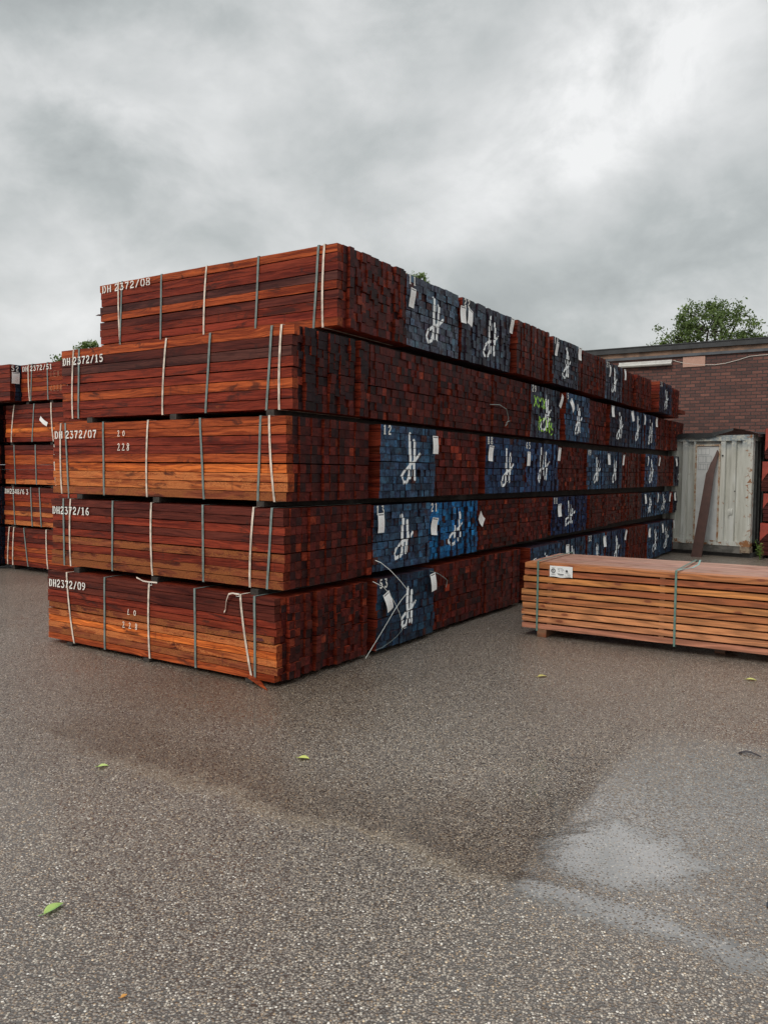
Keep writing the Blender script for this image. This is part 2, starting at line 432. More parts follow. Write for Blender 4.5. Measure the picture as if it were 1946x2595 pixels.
def long_plank(parent, rc, L, code, ylo=0., name='plank', mat=None, dust=None, kink=.0012):
    """one visible long plank, with an uneven sawn face"""
    x0, x1, z0, z1, dy = rc; mb = MB(); rn = rng.random(); n = 26
    side = (*jit(PAL[code], .12), {'T': .80, 'M': .82, 'B': .50, 'O': .40, 'R': .48, 'D': .3, 'K': 0}[code] if dust is None else dust)
    end = (*jit(tuple(v * .72 for v in PAL[{'O': 'O', 'B': 'O', 'T': 'O', 'R': 'R', 'M': 'R'}.get(code, 'D')]), .25), 0)  # cut end tinted close to the long face, painting in its lit look
    rings = []; ox = rng.uniform(-.0025, .0025); ph = rng.uniform(0, 9)
    a_, b2 = rng.uniform(-1, 1) * .002, rng.uniform(-1, 1) * .002
    for i in range(n + 1):
        t = i / n; y = ylo + dy + (L - dy) * t
        e = lambda: rng.uniform(-kink, kink)
        bx = ox + .003 * math.sin(3 * t + ph)
        zb = a_ * math.sin(4 * t + ph); 
        rings.append([(x0 + bx + e() * .5, y, z0 + .0026 + zb + e()), (x1, y, z0 + .0018), (x1, y, z1 - .0018), (x0 + bx + e() * .5, y, z1 - .0030 + zb + e())])
    for i in range(n):
        for k in range(4):
            k2 = (k + 1) % 4
            mb.face([rings[i][k], rings[i + 1][k], rings[i + 1][k2], rings[i][k2]], side, rn)
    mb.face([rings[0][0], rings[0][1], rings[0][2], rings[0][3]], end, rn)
    mb.face(list(reversed(rings[-1])), side, rn)
    return mb.build(name, mat or M_wood, parent)

def strap_ring(parent, W, H, y0, y1, white, z_lo=0., mat=None, wd=None, lean=0., name='strap', rise=.004, bow=.010):
    """band round the bundle; y0 where it crosses the bottom edge, y1 the top edge"""
    mb = MB(); e = rise; w = wd or (.019 if white else .021)
    P = [(-e, y0, z_lo - e)]
    n = 8
    for i in range(1, n):
        t = i / n; P.append((-e - bow * math.sin(math.pi * t) * .25 - .003, y0 + (y1 - y0) * t + bow * .8 * math.sin(math.pi * t) * (1 if white else -.6), z_lo + (H - z_lo) * t))
    P += [(-e, y1, H + e), (W * .5, y1, H + e + .001), (W + e, y1, H + e), (W + e, y0, z_lo - e), (-e, y0, z_lo - e)]
    ribbon(mb, P, (0, 1, 0), w)
    o = mb.build(name, mat or (M_strapW if white else M_strapG), parent)
    s = o.modifiers.new('thick', 'SOLIDIFY'); s.thickness = .0018; s.offset = 1
    return o

def paper_tag(parent, x, z, w=.105, h=.17, rot=0., curl=.02, y=-.03, tilt=0., name='paper_tag'):
    """hanging paper card; (x, z) = top centre on the end face"""
    mb = MB(); nx, nz = 4, 8; ph = rng.uniform(0, 6)
    def P(i, k):
        s = (i / nx - .5) * w; t = -k / nz * h
        yy = y - curl * .38 * math.sin(ph + 3.2 * k / nz) - curl * .25 * math.cos(ph + 2 * i / nx) - tilt * (k / nz) * h
        c, s2 = math.cos(rot), math.sin(rot)
        return (x + s * c - t * s2 * -1 * -1, yy, z + s * s2 + t * c)
    for i in range(nx):
        for k in range(nz):
            q = [(i, k + 1), (i + 1, k + 1), (i + 1, k), (i, k)]
            mb.face([P(*a) for a in q], uv=[(a[0] / nx, 1 - a[1] / nz) for a in q])
    return mb.build(name, M_tag, parent, smooth=True, merge=True)

def stencil_on_end(parent, text, x, z, h=.080, y=-.003, name='stencil_number', pitch=.95):
    mb = MB(); write(text, lambda s, t, k: (x + s, y - k, z + t), h, mb, pitch=pitch)
    return mb.build(name, M_stencil, parent)

TIER = {1: dict(b=[(0, .032), (2.5, .045), (14, .05)], t=[(0, .655), (2.3, .675), (4, .69), (14, .70)]),
        2: dict(b=[(0, .703), (3, .75), (10, .83), (14, .84)], t=[(0, 1.325), (3.3, 1.30), (14, 1.265)]),
        3: dict(b=[(0, 1.37), (14, 1.385)], t=[(0, 2.01), (3.4, 2.01), (7, 1.96), (14, 1.99)]),
        4: dict(b=[(0, 2.062), (5, 2.05), (9, 2.06), (14, 2.12)], t=[(0, 2.685), (14, 2.69)]),
        5: dict(b=[(0, 2.76), (14, 2.755)], t=[(0, 3.425), (4, 3.385), (6, 3.34), (9, 3.30), (14, 3.33)])}
def lin(tab, u): return float(np.interp(u, [a for a, _ in tab], [b for _, b in tab]))

SIDES = {1: 'OMTTOTRDDD'[::1], 2: 'MTTTRRRDD', 3: 'MTTOBROOO', 4: 'ROOROKRTR', 5: 'ROROKRODO'}  # bottom row first
SIDES[1] = 'OMTBTMRRDD'; SIDES[2] = 'MMRMRDRDD'; SIDES[3] = 'MTTBORROO'; SIDES[4] = 'RRORRKDOR'; SIDES[5] = 'ORRDOKRRO'
STR = {1: [(2.366, 2.465, 1), (1.941, 1.938, 0), (1.366, 1.37, 1), (.831, .842, 0), (.235, .356, 1), (.205, .213, 0)],
       2: [(2.609, 2.616, 0), (2.516, 2.512, 1), (1.937, 1.926, 0), (1.423, 1.433, 1), (.827, .834, 0), (.332, .295, 1), (.160, .115, 0)],
       3: [(2.68, 2.686, 1), (2.579, 2.62, 0), (2.079, 2.086, 0), (1.521, 1.504, 1), (.852, .895, 0), (.281, .256, 0), (.116, .171, 1)],
       4: [(2.596, 2.572, 1), (2.512, 2.494, 0), (1.396, 1.347, 1), (.894, .842, 0), (.252, .202, 0), (.125, .106, 1)],
       5: [(2.607, 2.634, 1), (2.62, 2.583, 0), (2.042, 2.027, 0), (1.477, 1.442, 1), (.864, .83, 0), (.236, .191, 0), (.142, .131, 1)]}
LEN = {1: 2.74, 2: 2.79, 3: 2.79, 4: 2.75, 5: 2.90}
SH = {1: 0, 2: 0., 3: 0, 4: 0, 5: 0}
WORDT = {1: 'bottom', 2: 'second', 3: 'middle', 4: 'fourth', 5: 'top'}
ORD = ['corner', 'second', 'third', 'fourth', 'fifth', 'sixth', 'seventh', 'eighth', 'ninth', 'tenth', 'eleventh', 'twelfth', 'thirteenth', 'fourteenth']
GROUP = 'strapped bundles of hardwood planks in the big stack'

# per tier: (u0, u1, kind, proud, style, number, tags[(x frac, z frac, rot, curl)])
B = 'brown'
ROWS_ = {
 1: [(0, 1.17, B, 0, 'stagger', None, []),
     (1.27, 2.30, 'navy', .02, 'rows', '53', [(.10, .80, .35, .03), (.90, .94, .12, .02)]),
     (2.31, 3.44, B, 0, 'rows', None, []), (3.45, 4.46, B, .01, 'grid', None, []),
     (4.62, 5.70, 'navy', .06, 'rows', None, [(.05, .8, .1, .03)]), (5.71, 6.95, 'navy', .0, 'grid', None, [(.3, .9, 0, .02)]),
     (6.96, 7.85, 'navy', .02, 'grid', '32', [(.85, .93, 0, .02)]), (7.87, 8.98, 'mid', .0, 'grid', None, [(.92, .97, -.1, .02)]),
     (9.0, 10.22, B, 0, 'grid', None, []), (10.24, 11.28, 'navy', .02, 'grid', None, [(.06, .9, 0, .02), (.93, .95, 0, .02)]),
     (11.30, 12.44, 'navy', 0, 'rows', None, [(.95, .97, 0, .02)]), (12.46, 13.47, B, 0, 'grid', None, [])],
 2: [(.08, 1.24, B, 0, 'grid', None, []),
     (1.255, 2.25, 'navy', .0, 'rows', '13', [(.07, .88, 0, .015)]),
     (2.26, 3.34, 'bright', .0, 'stagger', '21', [(.08, .74, -.1, .03), (.97, .72, 1.0, .03)]),
     (3.36, 4.43, B, 0, 'rows', None, []), (4.45, 5.40, B, .01, 'rows', None, []),
     (5.50, 6.92, 'royal', .03, 'stagger', '11', [(.14, .82, .05, .02)]),
     (6.94, 7.84, B, 0, 'grid', None, []), (7.86, 8.75, B, .0, 'rows', None, []), (8.77, 9.97, B, .01, 'grid', None, []),
     (9.99, 11.04, 'navy', .0, 'grid', None, [(.1, .94, 0, .02), (.93, .95, .05, .02)]),
     (11.06, 12.12, 'navy', .0, 'rows', None, [(.93, .93, 0, .02)]), (12.15, 13.6, 'dark', .03, 'stagger', None, [(.05, .97, 0, .02), (.9, .95, -.2, .02)])],
 3: [(.11, 1.20, B, 0, 'grid', None, []),
     (1.28, 2.25, 'navy', .05, 'rows', '12', [(.94, .90, 0, .015)]),
     (2.26, 3.29, B, 0, 'rows', None, []),
     (3.42, 4.52, 'mid', .04, 'rows', '88', [(.08, .84, -.05, .02)]), (4.54, 5.68, 'mid', .0, 'stagger', '65', [(.05, .80, 0, .01), (.95, .93, 0, .015)]),
     (5.70, 6.83, B, 0, 'rows', None, []),
     (6.85, 7.85, 'navy', .0, 'grid', '49', [(.97, .93, 0, .015)]), (7.87, 8.70, 'navy', .0, 'grid', None, [(.95, .93, .1, .02)]),
     (8.72, 9.90, B, 0, 'grid', None, []), (9.93, 10.86, 'mid', .03, 'rows', None, [(.06, .93, .15, .03), (.95, .94, 0, .02)]),
     (10.88, 12.08, B, 0, 'grid', None, []), (12.10, 12.96, 'grey', .03, 'grid', None, [(.08, .95, .1, .02), (.97, .95, 0, .02)])],
 4: [(.17, 1.21, 'brown dark', 0, 'stagger', None, []),
     (1.22, 2.41, B, .0, 'rows', None, []), (2.42, 3.60, B, -.01, 'rows', None, []), (3.62, 4.64, B, .0, 'rows', None, []),
     (4.66, 5.69, 'grey', .0, 'stagger', '29', [(.98, .93, -.25, .03)]),
     (5.78, 6.77, 'navy', .05, 'rows', '5', [(.10, .85, .6, .03)]),
     (6.79, 7.80, B, 0, 'rows', None, []),
     (7.84, 9.03, 'dark', .03, 'grid', None, [(.06, .97, 0, .02), (.96, .96, .2, .02)]), (9.05, 9.94, 'navy', .0, 'grid', None, [(.9, .95, 0, .02)]),
     (9.97, 10.78, 'mid', .02, 'grid', None, [(.93, .96, 0, .015)]),
     (10.8, 11.9, B, 0, 'grid', None, []), (11.91, 13.0, B, .0, 'grid', None, [])],
 5: [(.72, 1.76, B, 0, 'stagger', None, []),
     (1.785, 2.83, 'grey', .0, 'rows', '11', [(.06, .80, 0, .03)]),
     (2.85, 4.08, 'grey', -.01, 'stagger', '22', [(-.02, .84, 0, .02), (.10, .82, -.3, .02), (.97, .97, 0, .03)]),
     (4.12, 5.18, B, .06, 'grid', None, []), (5.22, 6.21, 'grey', .07, 'rows', '14', [(.06, .88, .05, .03), (.95, .96, 0, .02)]),
     (6.25, 7.45, B, .06, 'grid', None, []), (7.50, 8.43, 'grey', .04, 'grid', '27', [(.12, .9, .1, .03), (.97, .95, 0, .02)]),
     (8.46, 9.19, B, 0, 'grid', None, []), (9.21, 10.20, B, .05, 'grid', None, []),
     (10.45, 11.43, 'dark', .12, 'grid', '33', []), (11.45, 12.4, B, .05, 'grid', None, [])],
}
DESC = {'navy': 'dusky blue painted ends', 'mid': 'blue painted ends', 'bright': 'bright sky blue painted ends', 'royal': 'royal blue staggered ends',
        'dark': 'dark blue painted ends', 'grey': 'grey blue painted ends'}
NOTE = {(1, 1): 'with splintered lowest plank and orange lower side', (2, 1): 'with dusty dark red side', (3, 1): 'with bright orange side chalked 20 and 228',
        (4, 1): 'with blackened corner ends', (5, 1): 'set back against the sky', (4, 4): 'with a loose looped strap hanging from it'}
STEN = {1: ('DH2372/09', 2.72, .518, 2.174, .527), 2: ('DH2372/16', 2.775, 1.180, 2.221, 1.185), 3: ('DH 2372/07', 2.775, 1.872, 2.151, 1.874),
        4: ('DH 2372/15', 2.73, 2.545, 2.133, 2.547), 5: ('DH 2372/08', 2.875, 3.330, 2.153, 3.332)}

for t, rows_ in ROWS_.items():
    for bi, (u0, u1, kind, proud, style, num, tags) in enumerate(rows_):
        uc = (u0 + u1) / 2; zb = lin(TIER[t]['b'], uc); H = lin(TIER[t]['t'], uc) - zb; Wd = u1 - u0 - (0 if bi == 0 else .014)
        kf = rng.uniform(.68, 1.25) if bi else 1.; proud += rng.uniform(-.022, .022) if bi else 0
        front = bi == 0; L = LEN[t] if front else 2.6 + rng.uniform(-.1, .15)
        brown = kind.startswith('brown')
        place = 'corner bundle of the %s tier' % WORDT[t] if front else '%s bundle from the near corner in the %s tier' % (ORD[bi], WORDT[t])
        if brown: lab = ('dark red timber ' + place if not front else 'red brown timber ' + place)
        else: lab = 'timber with %s, %s' % (DESC[kind], place)
        if num and not brown: lab = 'timber with %s stencilled %s, %s bundle of the %s tier' % (DESC[kind].replace(' painted', ''), num, ORD[bi], WORDT[t])
        if (t, bi + 1) in NOTE: lab = ('red brown timber corner bundle, %s tier, %s' % (WORDT[t], NOTE[(t, bi + 1)])) if front else 'dark red fourth tier timber bundle with a loose looped strap on its end'
        e = empty('timber_bundle', SP(u0, -proud, zb), RZ + rng.uniform(-.004, .004) * (0 if front else 1), label=lab, cat='timber bundle', group=GROUP)
        rows = {1: 10, 2: 9, 3: 9, 4: 9, 5: 9}[t] if (front or style != 'rows') else rng.choice([9, 10])
        rects = layout(Wd, H, rows, style, stag=.0125 if brown else .010)
        strokes = []; green = []
        if not brown:
            sc_ = rng.uniform(.98, 1.14) * (.9 if t == 1 else 1)
            strokes = emblem(.53 + rng.uniform(-.04, .05), .49 + rng.uniform(-.03, .06), sc_, t * 20 + bi)
            if t == 4 and bi == 4:
                strokes.append(([(.62, .46), (.63, .62), (.70, .60)], .016))
                for k in range(3):
                    x = .12 + k * .13; z = .30 + k * .01
                    green += [([(x, z - .09), (x + .09, z + .09)], .014), ([(x + .085, z - .085), (x - .01, z + .1)], .014)]
                green += [([(.25, .60), (.27, .70), (.28, .84)], .016), ([(.33, .60), (.32, .72), (.35, .85), (.41, .86)], .014), ([(.42, .62), (.33, .68)], .02),
                          ([(.50, .60), (.51, .72), (.50, .82), (.56, .86)], .022), ([(.64, .60), (.63, .72), (.66, .68)], .013), ([(.68, .58), (.66, .72), (.62, .80), (.65, .88), (.68, .74)], .013),
                          ([(.72, .68), (.70, .78), (.75, .84), (.73, .90), (.69, .91)], .016)]
        def pf(x, z, W=Wd, Hh=H, st=strokes, gr=green):
            px, py = x / W, 1 - z / Hh
            # measure in metres so strokes keep their width
            S = [([(a * W, b_ * Hh) for a, b_ in p], w * 1.0) for p, w in st]; Gs = [([(a * W, b_ * Hh) for a, b_ in p], w) for p, w in gr]
            return (mark_val(px * W, py * Hh, S, .012) if S else 0., mark_val(px * W, py * Hh, Gs, .006) if Gs else 0.)
        bb = (.08 * Wd, .8 * Wd, .04 * H, .92 * H) if not brown else None
        mb = MB(); nplank = 0
        side_code = ['R', 'D', 'R', 'O']
        if front:
            rects.sort(key=lambda q: (q[0] > .01, q[0]))
            r0 = [q for q in rects if q[0] < .01]; r0.sort(key=lambda q: q[2])
            for k, q in enumerate(r0):
                code = SIDES[t][min(k, len(SIDES[t]) - 1)]
                q[4] = rng.uniform(-.012, .012)
                if t == 1: q[4] = [.02, -.01, .0, .0, .0, .02, -.005, .01, .02, .02][k % 10]
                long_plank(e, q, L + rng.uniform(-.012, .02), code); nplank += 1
            for q in rects:
                if q[0] < .01: continue
                dk = 1. if (kind == 'brown dark' and (q[2] > H * .45 or rng.random() < .55)) else 0.
                side = (*jit(PAL['R'], .25), .2)
                if nplank < 100:
                    one = MB(); add_plank(one, q, L, side, brown_end(dk)); one.build('plank', M_wood, e); nplank += 1
                else: add_plank(mb, q, L, side, brown_end(dk))
            if mb.v: mb.build('inner_planks', M_wood, e, kind='stuff')
        else:
            for q in rects:
                if num and q[0] < .21 and q[3] > H - .16: q[4] = -.004
                side = (*jit((.20, .034, .016), .35), .05) if brown or q[0] < .01 else (*jit((.05, .035, .05), .3), 0)
                dk = 1. if (kind == 'brown dark') else 0.
                end = tuple(v * kf for v in (brown_end(dk) if brown else blue_end(kind)))
                add_plank(mb, q, L, side, end, pf if not brown else None, bb=bb, grid=.0095 if uc < 6 else .017)
            if t == 5 and bi == 10: mb.box(Wd - .1, Wd + .38, -.05, 2.2, .10, .17, (.2, .05, .03, 0), .3)
            mb.build('planks', M_wood, e)
        if front:
            for y0, y1, wh in STR[t]: strap_ring(e, Wd, H, y0, y1, wh)
            txt, ya, za, yb, zb2 = STEN[t]
            mbt = MB(); n_ = sum(.35 if ch == ' ' else .72 for ch in txt) * .068; asp = (ya - yb) / n_
            sl = (zb2 - za) / (ya - yb)
            write(txt, lambda s, v, k: (-.0075 - k, ya - s, za - zb + v + s * sl), .068, mbt, aspect=asp)
            mbt.build('stencilled_number', M_stencil, e)
            if t == 3:
                mbt = MB(); write('2O', lambda s, v, k: (-.0075 - k, 1.889 - s, 1.882 - zb + v), .05, mbt, hand=True, width=.13, pitch=1.3)
                write('228', lambda s, v, k: (-.0075 - k, 1.890 - s, 1.760 - zb + v), .06, mbt, hand=True, width=.12, pitch=1.0)
                mbt.build('chalk_number', M_chalk, e)
            if t == 1:
                mbt = MB(); write('LO', lambda s, v, k: (-.0075 - k, 1.634 - s, .370 - zb + v), .05, mbt, hand=True, width=.12, pitch=1.5)
                write('228', lambda s, v, k: (-.0075 - k, 1.70 - s, .255 - zb + v), .05, mbt, hand=True, width=.12, pitch=1.6)
                mbt.build('chalk_number', M_chalk, e)
                # loose strap tails with buckles on the top edge
                for yk, dirn in ((.40, 1), (1.37, 1.3)):
                    s1 = MB(); y_ = yk
                    if yk < 1: pts = [(-.012, y_ - .04, H + .004), (-.035, y_ + .005, H + .012), (-.03, y_ + .05, H + .0), (-.02, y_ + .085, H - .06), (-.014, y_ + .10, H - .13), (-.012, y_ + .115, H - .15)]
                    else: pts = [(.03, y_ - .06, H + .006), (-.01, y_ - .0, H + .012), (-.03, y_ + .04, H + .018), (-.05, y_ + .10, H + .045)]
                    ribbon(s1, pts, [(.4, .5, .6)] * len(pts), .016)
                    o_ = s1.build('strap_tail', M_strapW, e); md = o_.modifiers.new('thick', 'SOLIDIFY'); md.thickness = .0018
                    s1 = MB(); yy_ = y_ - .03
                    for (a, b_, c, d) in ((-.016, -.010, -.02, .0), ):
                        tube(s1, [(-.014, yy_ - .016, H - .012), (-.014, yy_ + .016, H - .012), (-.016, yy_ + .016, H + .010), (-.016, yy_ - .016, H + .010), (-.014, yy_ - .016, H - .012)], .0025, 5)
                    s1.build('strap_buckle', M_plasticwhite, e)
                s1 = MB()   # splinter torn off the lowest plank
                a = [(-.012, .27, .004), (.01, .27, .002), (.01, .27, .03), (-.012, .27, .032)]
                tip = (-.085, -.0, -.040); mid = [(-.05, .13, -.022), (-.02, .13, -.024), (-.02, .13, .002), (-.05, .13, .006)]
                for k in range(4):
                    k2 = (k + 1) % 4
                    s1.face([a[k], a[k2], mid[k2], mid[k]], (*PAL['O'], .2), .3); s1.face([mid[k], mid[k2], tip], (*PAL['O'], .2), .3)
                s1.face(a, (*PAL['O'], .2), .3)
                s1.build('splinter', M_wood, e)
                s1 = MB()
                for k in range(5):
                    y_ = .115 + k * .012; s1.face([(-.004, y_, H * .50 - .008), (-.03, y_ + .015, H * .50 - .012 + .006 * (k % 2)), (-.006, y_ + .022, H * .50 + .01)], (.12, .04, .04, 0))
                s1.build('bark_flake', M_wood, e)
            if t == 5:
                s1 = MB(); tube(s1, [(.0, L - .02, H * .55), (-.01, L + .03, H * .56), (-.02, L + .06, H * .55)], [.012, .008, .001], 5, (.12, .05, .04, 0)); s1.build('splinter', M_wood, e)
        if num and not brown:
            stencil_on_end(e, num, .035, H - .085, y=-.0075)
        for ti, (fx, fz, rot, curl) in enumerate(tags):
            paper_tag(e, fx * Wd, fz * H, rot=rot, curl=curl, y=-.035 - .01 * (ti % 2))
        if t == 4 and bi == 3:
            s1 = MB(); P = [(-.09, 0, .30), (.10, -.03, .31), (.20, -.07, .265), (.235, -.08, .17), (.20, -.08, .10), (.13, -.09, .075), (.17, -.09, .12), (.25, -.09, .14)]
            Pf = [Vector(p) for p in P]
            tube(s1, Pf, .004, 5); s1.build('loose_strap', M_strapG, e)
        if t == 2 and bi == 1:
            s1 = MB(); P = [(1.142, .852), (1.20, .83), (1.33, .752), (1.47, .65), (1.589, .555), (1.60, .53), (1.50, .47), (1.414, .397), (1.22, .22), (1.013, .04)]
            s1 = MB(); ribbon(s1, [(u - u0, -.10 - .05 * math.sin(k * .35), z_ - zb) for k, (u, z_) in enumerate(P)], [(.3, .2, .93)] * len(P), .0065)
            o_ = s1.build('loose_strap', M_plasticwhite, e); md = o_.modifiers.new('thick', 'SOLIDIFY'); md.thickness = .002
        if t == 1 and bi == 1:
            P = [(1.073, .682), (1.14, .655), (1.238, .617), (1.34, .54), (1.432, .447), (1.50, .36), (1.535, .294), (1.557, .194)]
            s1 = MB(); ribbon(s1, [(u - u0, -.09, z_ - zb) for u, z_ in P], [(.5, .2, .8)] * len(P), .006)
            o_ = s1.build('loose_strap', M_plasticwhite, e); md = o_.modifiers.new('thick', 'SOLIDIFY'); md.thickness = .002
            s1 = MB(); tube(s1, [(1.557 - u0, -.09, .194 - zb), (1.45 - u0, -.1, .155 - zb), (1.343 - u0, -.1, .124 - zb), (1.22 - u0, -.1, .10 - zb), (1.12 - u0, -.09, .091 - zb)], .0018, 4); s1.build('loose_wire', M_strapG, e)
        if t == 1 and bi == 2:
            s1 = MB(); tube(s1, [(2.102 - u0, 0, .663 - zb), (2.23 - u0, -.04, .645 - zb), (2.338 - u0, -.06, .612 - zb), (2.44 - u0, -.07, .565 - zb), (2.512 - u0, -.07, .528 - zb), (2.502 - u0, -.06, .458 - zb)], .004, 5); s1.build('loose_strap', M_strapG, e)

# timber bearers between the tiers
for t in range(1, 6):
    ws = {1: (.22, 1.36, 2.38), 2: (.24, 1.35, 2.38), 3: (.21, 1.36, 2.37), 4: (.17, 1.22, 2.30), 5: (.22, 1.35, 2.30)}[t]
    for k, w in enumerate(ws):
        u0 = ROWS_[t][0][0] - .012; u1 = ROWS_[t][-1][1] - .05
        mb = MB(); us = list(np.linspace(u0, u1, 15))
        zt = lambda u: 0.004 if t == 1 else lin(TIER[t - 1]['t'], u) + .003
        for i in range(14):
            a, b_ = us[i], us[i + 1]; g = .002
            mb.hexa([(a - u0, w, zt(a)), (b_ - u0 - .001, w, zt(b_)), (b_ - u0 - .001, w + .075, zt(b_)), (a - u0, w + .075, zt(a)),
                     (a - u0, w, lin(TIER[t]['b'], a) - g), (b_ - u0 - .001, w, lin(TIER[t]['b'], b_) - g), (b_ - u0 - .001, w + .075, lin(TIER[t]['b'], b_) - g), (a - u0, w + .075, lin(TIER[t]['b'], a) - g)])
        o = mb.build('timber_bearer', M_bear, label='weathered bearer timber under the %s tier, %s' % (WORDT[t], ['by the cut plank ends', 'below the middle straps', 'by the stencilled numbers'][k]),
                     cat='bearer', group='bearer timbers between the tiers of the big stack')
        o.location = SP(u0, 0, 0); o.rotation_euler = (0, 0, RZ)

# ------------------------------------------------------------------ the further stack beyond, at the side
A2 = Vector((-4.954, 11.7245, 0))
def SP2(u, w, z=0): return A2 + DR * u + DL * w + Vector((0, 0, z))
TZ2 = [(.08, .67), (.71, 1.30), (1.35, 1.95), (2.0, 2.57), (2.62, 3.17)]
COD2 = ['RORDRROR', 'TROTRTRDR'[:8], 'TRRROTRR', 'ROBORDRD', 'RRORORRR'][:5]
COD2 = ['RORORDRD', 'TRTDORRD', 'TRRROORD', 'ROBORDRD', 'RRORORRR']
WE2 = [1.23, 1.22, 1.20, 1.16, .73]
ST2 = [[(1.16, 1.10, 1), (1.02, .98, 1), (.62, .72, 0), (.12, .15, 1)], [(.95, .99, 0), (.50, .53, 0), (.27, .31, 0), (-.4, -.4, 0)],
       [(.92, .95, 0), (.38, .40, 0), (-.1, -.07, 1)], [(1.02, .93, 1), (.48, .42, 0), (-.05, 0, 1)], [(.53, .55, 1), (.50, .46, 0), (.07, .08, 0), (-.42, -.41, 1)]]
G2 = 'hardwood bundles in the smaller stack beyond'
LN = {0: 'orange red bundle lying on the ground in the stack beyond, four straps', 1: 'brown bundle stencilled DH2348/63 in the stack beyond', 2: 'red brown bundle of the middle tier in the stack beyond',
      3: 'orange banded bundle with a torn white tag in the stack beyond', 4: 'red bundle stencilled DH2372/51 atop the stack beyond'}
for t in range(5):
    z0, z1 = TZ2[t]; H = z1 - z0; Lb = WE2[t] + 1.5
    e = empty('timber_bundle', SP2(0, -1.5, z0), RZ, label=LN[t], cat='timber bundle', group=G2)
    rows = 8
    for k in range(rows):
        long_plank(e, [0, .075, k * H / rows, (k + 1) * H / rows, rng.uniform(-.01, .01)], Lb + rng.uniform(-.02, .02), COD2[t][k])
    mb = MB()
    for q in layout(.95, H, rows, 'grid'): add_plank(mb, [q[0] + .08, q[1] + .08, q[2], q[3], q[4]], Lb, (*jit(PAL['R'], .2), .1), brown_end(0))
    mb.build('planks', M_wood, e)
    for y0, y1, wh in ST2[t]: strap_ring(e, 1.03, H, y0 + 1.5, y1 + 1.5, wh, wd=.026 if wh else .024)
    if t in (1, 4):
        txt, ya, h = (('DH2348/6 3', 1.22, .075) if t == 1 else ('DH 2372/51', .72, .075)); mbt = MB()
        zt_ = H - .105
        write(txt, lambda s, v, k: (-.0085 - k, ya + 1.5 - s - .02, zt_ + v), h, mbt, aspect=1.5 if t == 4 else 1.25); mbt.build('stencilled_number', M_stencil, e)
    if t == 4:
        mbt = MB(); write('1EX', lambda s, v, k: (-.0085 - k, 1.5 - .0 - s, .33 + v), .085, mbt, hand=True, width=.06, pitch=1.0)
        write('6228', lambda s, v, k: (-.0085 - k, 1.5 + .0 - s, .12 + v), .085, mbt, hand=True, width=.06, pitch=1.0, aspect=.9); mbt.build('chalk_number', M_chalk2, e)
    if t == 3:
        mb = MB(); P = [(-.02, 1.5 + .25, .35), (-.035, 1.5 + .19, .32), (-.04, 1.5 + .12, .28), (-.035, 1.5 + .05, .25)]
        ribbon(mb, P, [(0, -.47, .88)] * 4, .065); mb.build('paper_tag', M_strapW if False else M_tag, e)
# the nearer column, mostly outside the frame: only its cut ends show
for t in range(5):
    z0, z1 = TZ2[t]; H = z1 - z0
    wend = .765 if t == 4 else 1.275; du_ = -.17 if t == 4 else -.24
    kinds = 'dark' if t in (0, 1, 4) else B
    lb = ['dark bundle end at the foot of the stack beyond', 'navy ended bundle, second tier of the nearer column beyond', 'dark red bundle end, third tier of the nearer column beyond',
          'dark red bundle end, fourth tier of the nearer column beyond', 'brown bundle with navy end stencilled 52 and white tag'][t]
    e = empty('timber_bundle', SP2(du_, wend, z0), RZ, label=lb, cat='timber bundle', group=G2)
    mb = MB(); Lb = 2.6
    rr = layout(1.0, H, 8, 'grid')
    for q in rr:
        if q[0] < .01: continue
        add_plank(mb, q, Lb, (*jit(PAL['R'], .2), .1), blue_end('dark') if kinds == 'dark' else brown_end(.6))
    mb.build('planks', M_wood, e)
    for k in range(8):
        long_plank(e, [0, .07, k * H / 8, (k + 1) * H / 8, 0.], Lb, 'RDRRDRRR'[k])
    strap_ring(e, 1.0, H, .32, .30, True); strap_ring(e, 1.0, H, 1.4, 1.4, False)
    if t == 4:
        stencil_on_end(e, '52', .015, H - .10, h=.08, y=-.012, pitch=.9); paper_tag(e, .075, H - .12, w=.13, h=.17, y=-.03, curl=.01)
for t in range(5):
    z0 = .005 if t == 0 else TZ2[t - 1][1] + .002
    for k, w in enumerate((-1.2, 0., 1.02 if t < 4 else .60, 1.55)):
        m2 = MB(); m2.box(0, .98 + (.2 if k == 3 else 0), 0, .07, 0, TZ2[t][0] - z0 - .004)
        o = m2.build('timber_bearer', M_bear, label='short bearer timber, gap below tier %s of the stack beyond, %s' % (['one', 'two', 'three', 'four', 'five'][t], ['hidden by the big stack', 'in the middle', 'at the stencilled end', 'under the nearer column'][k]), cat='bearer', group='bearer timbers of the stack beyond')
        o.location = SP2(.03 if k < 3 else -.15, w, z0); o.rotation_euler = (0, 0, RZ)

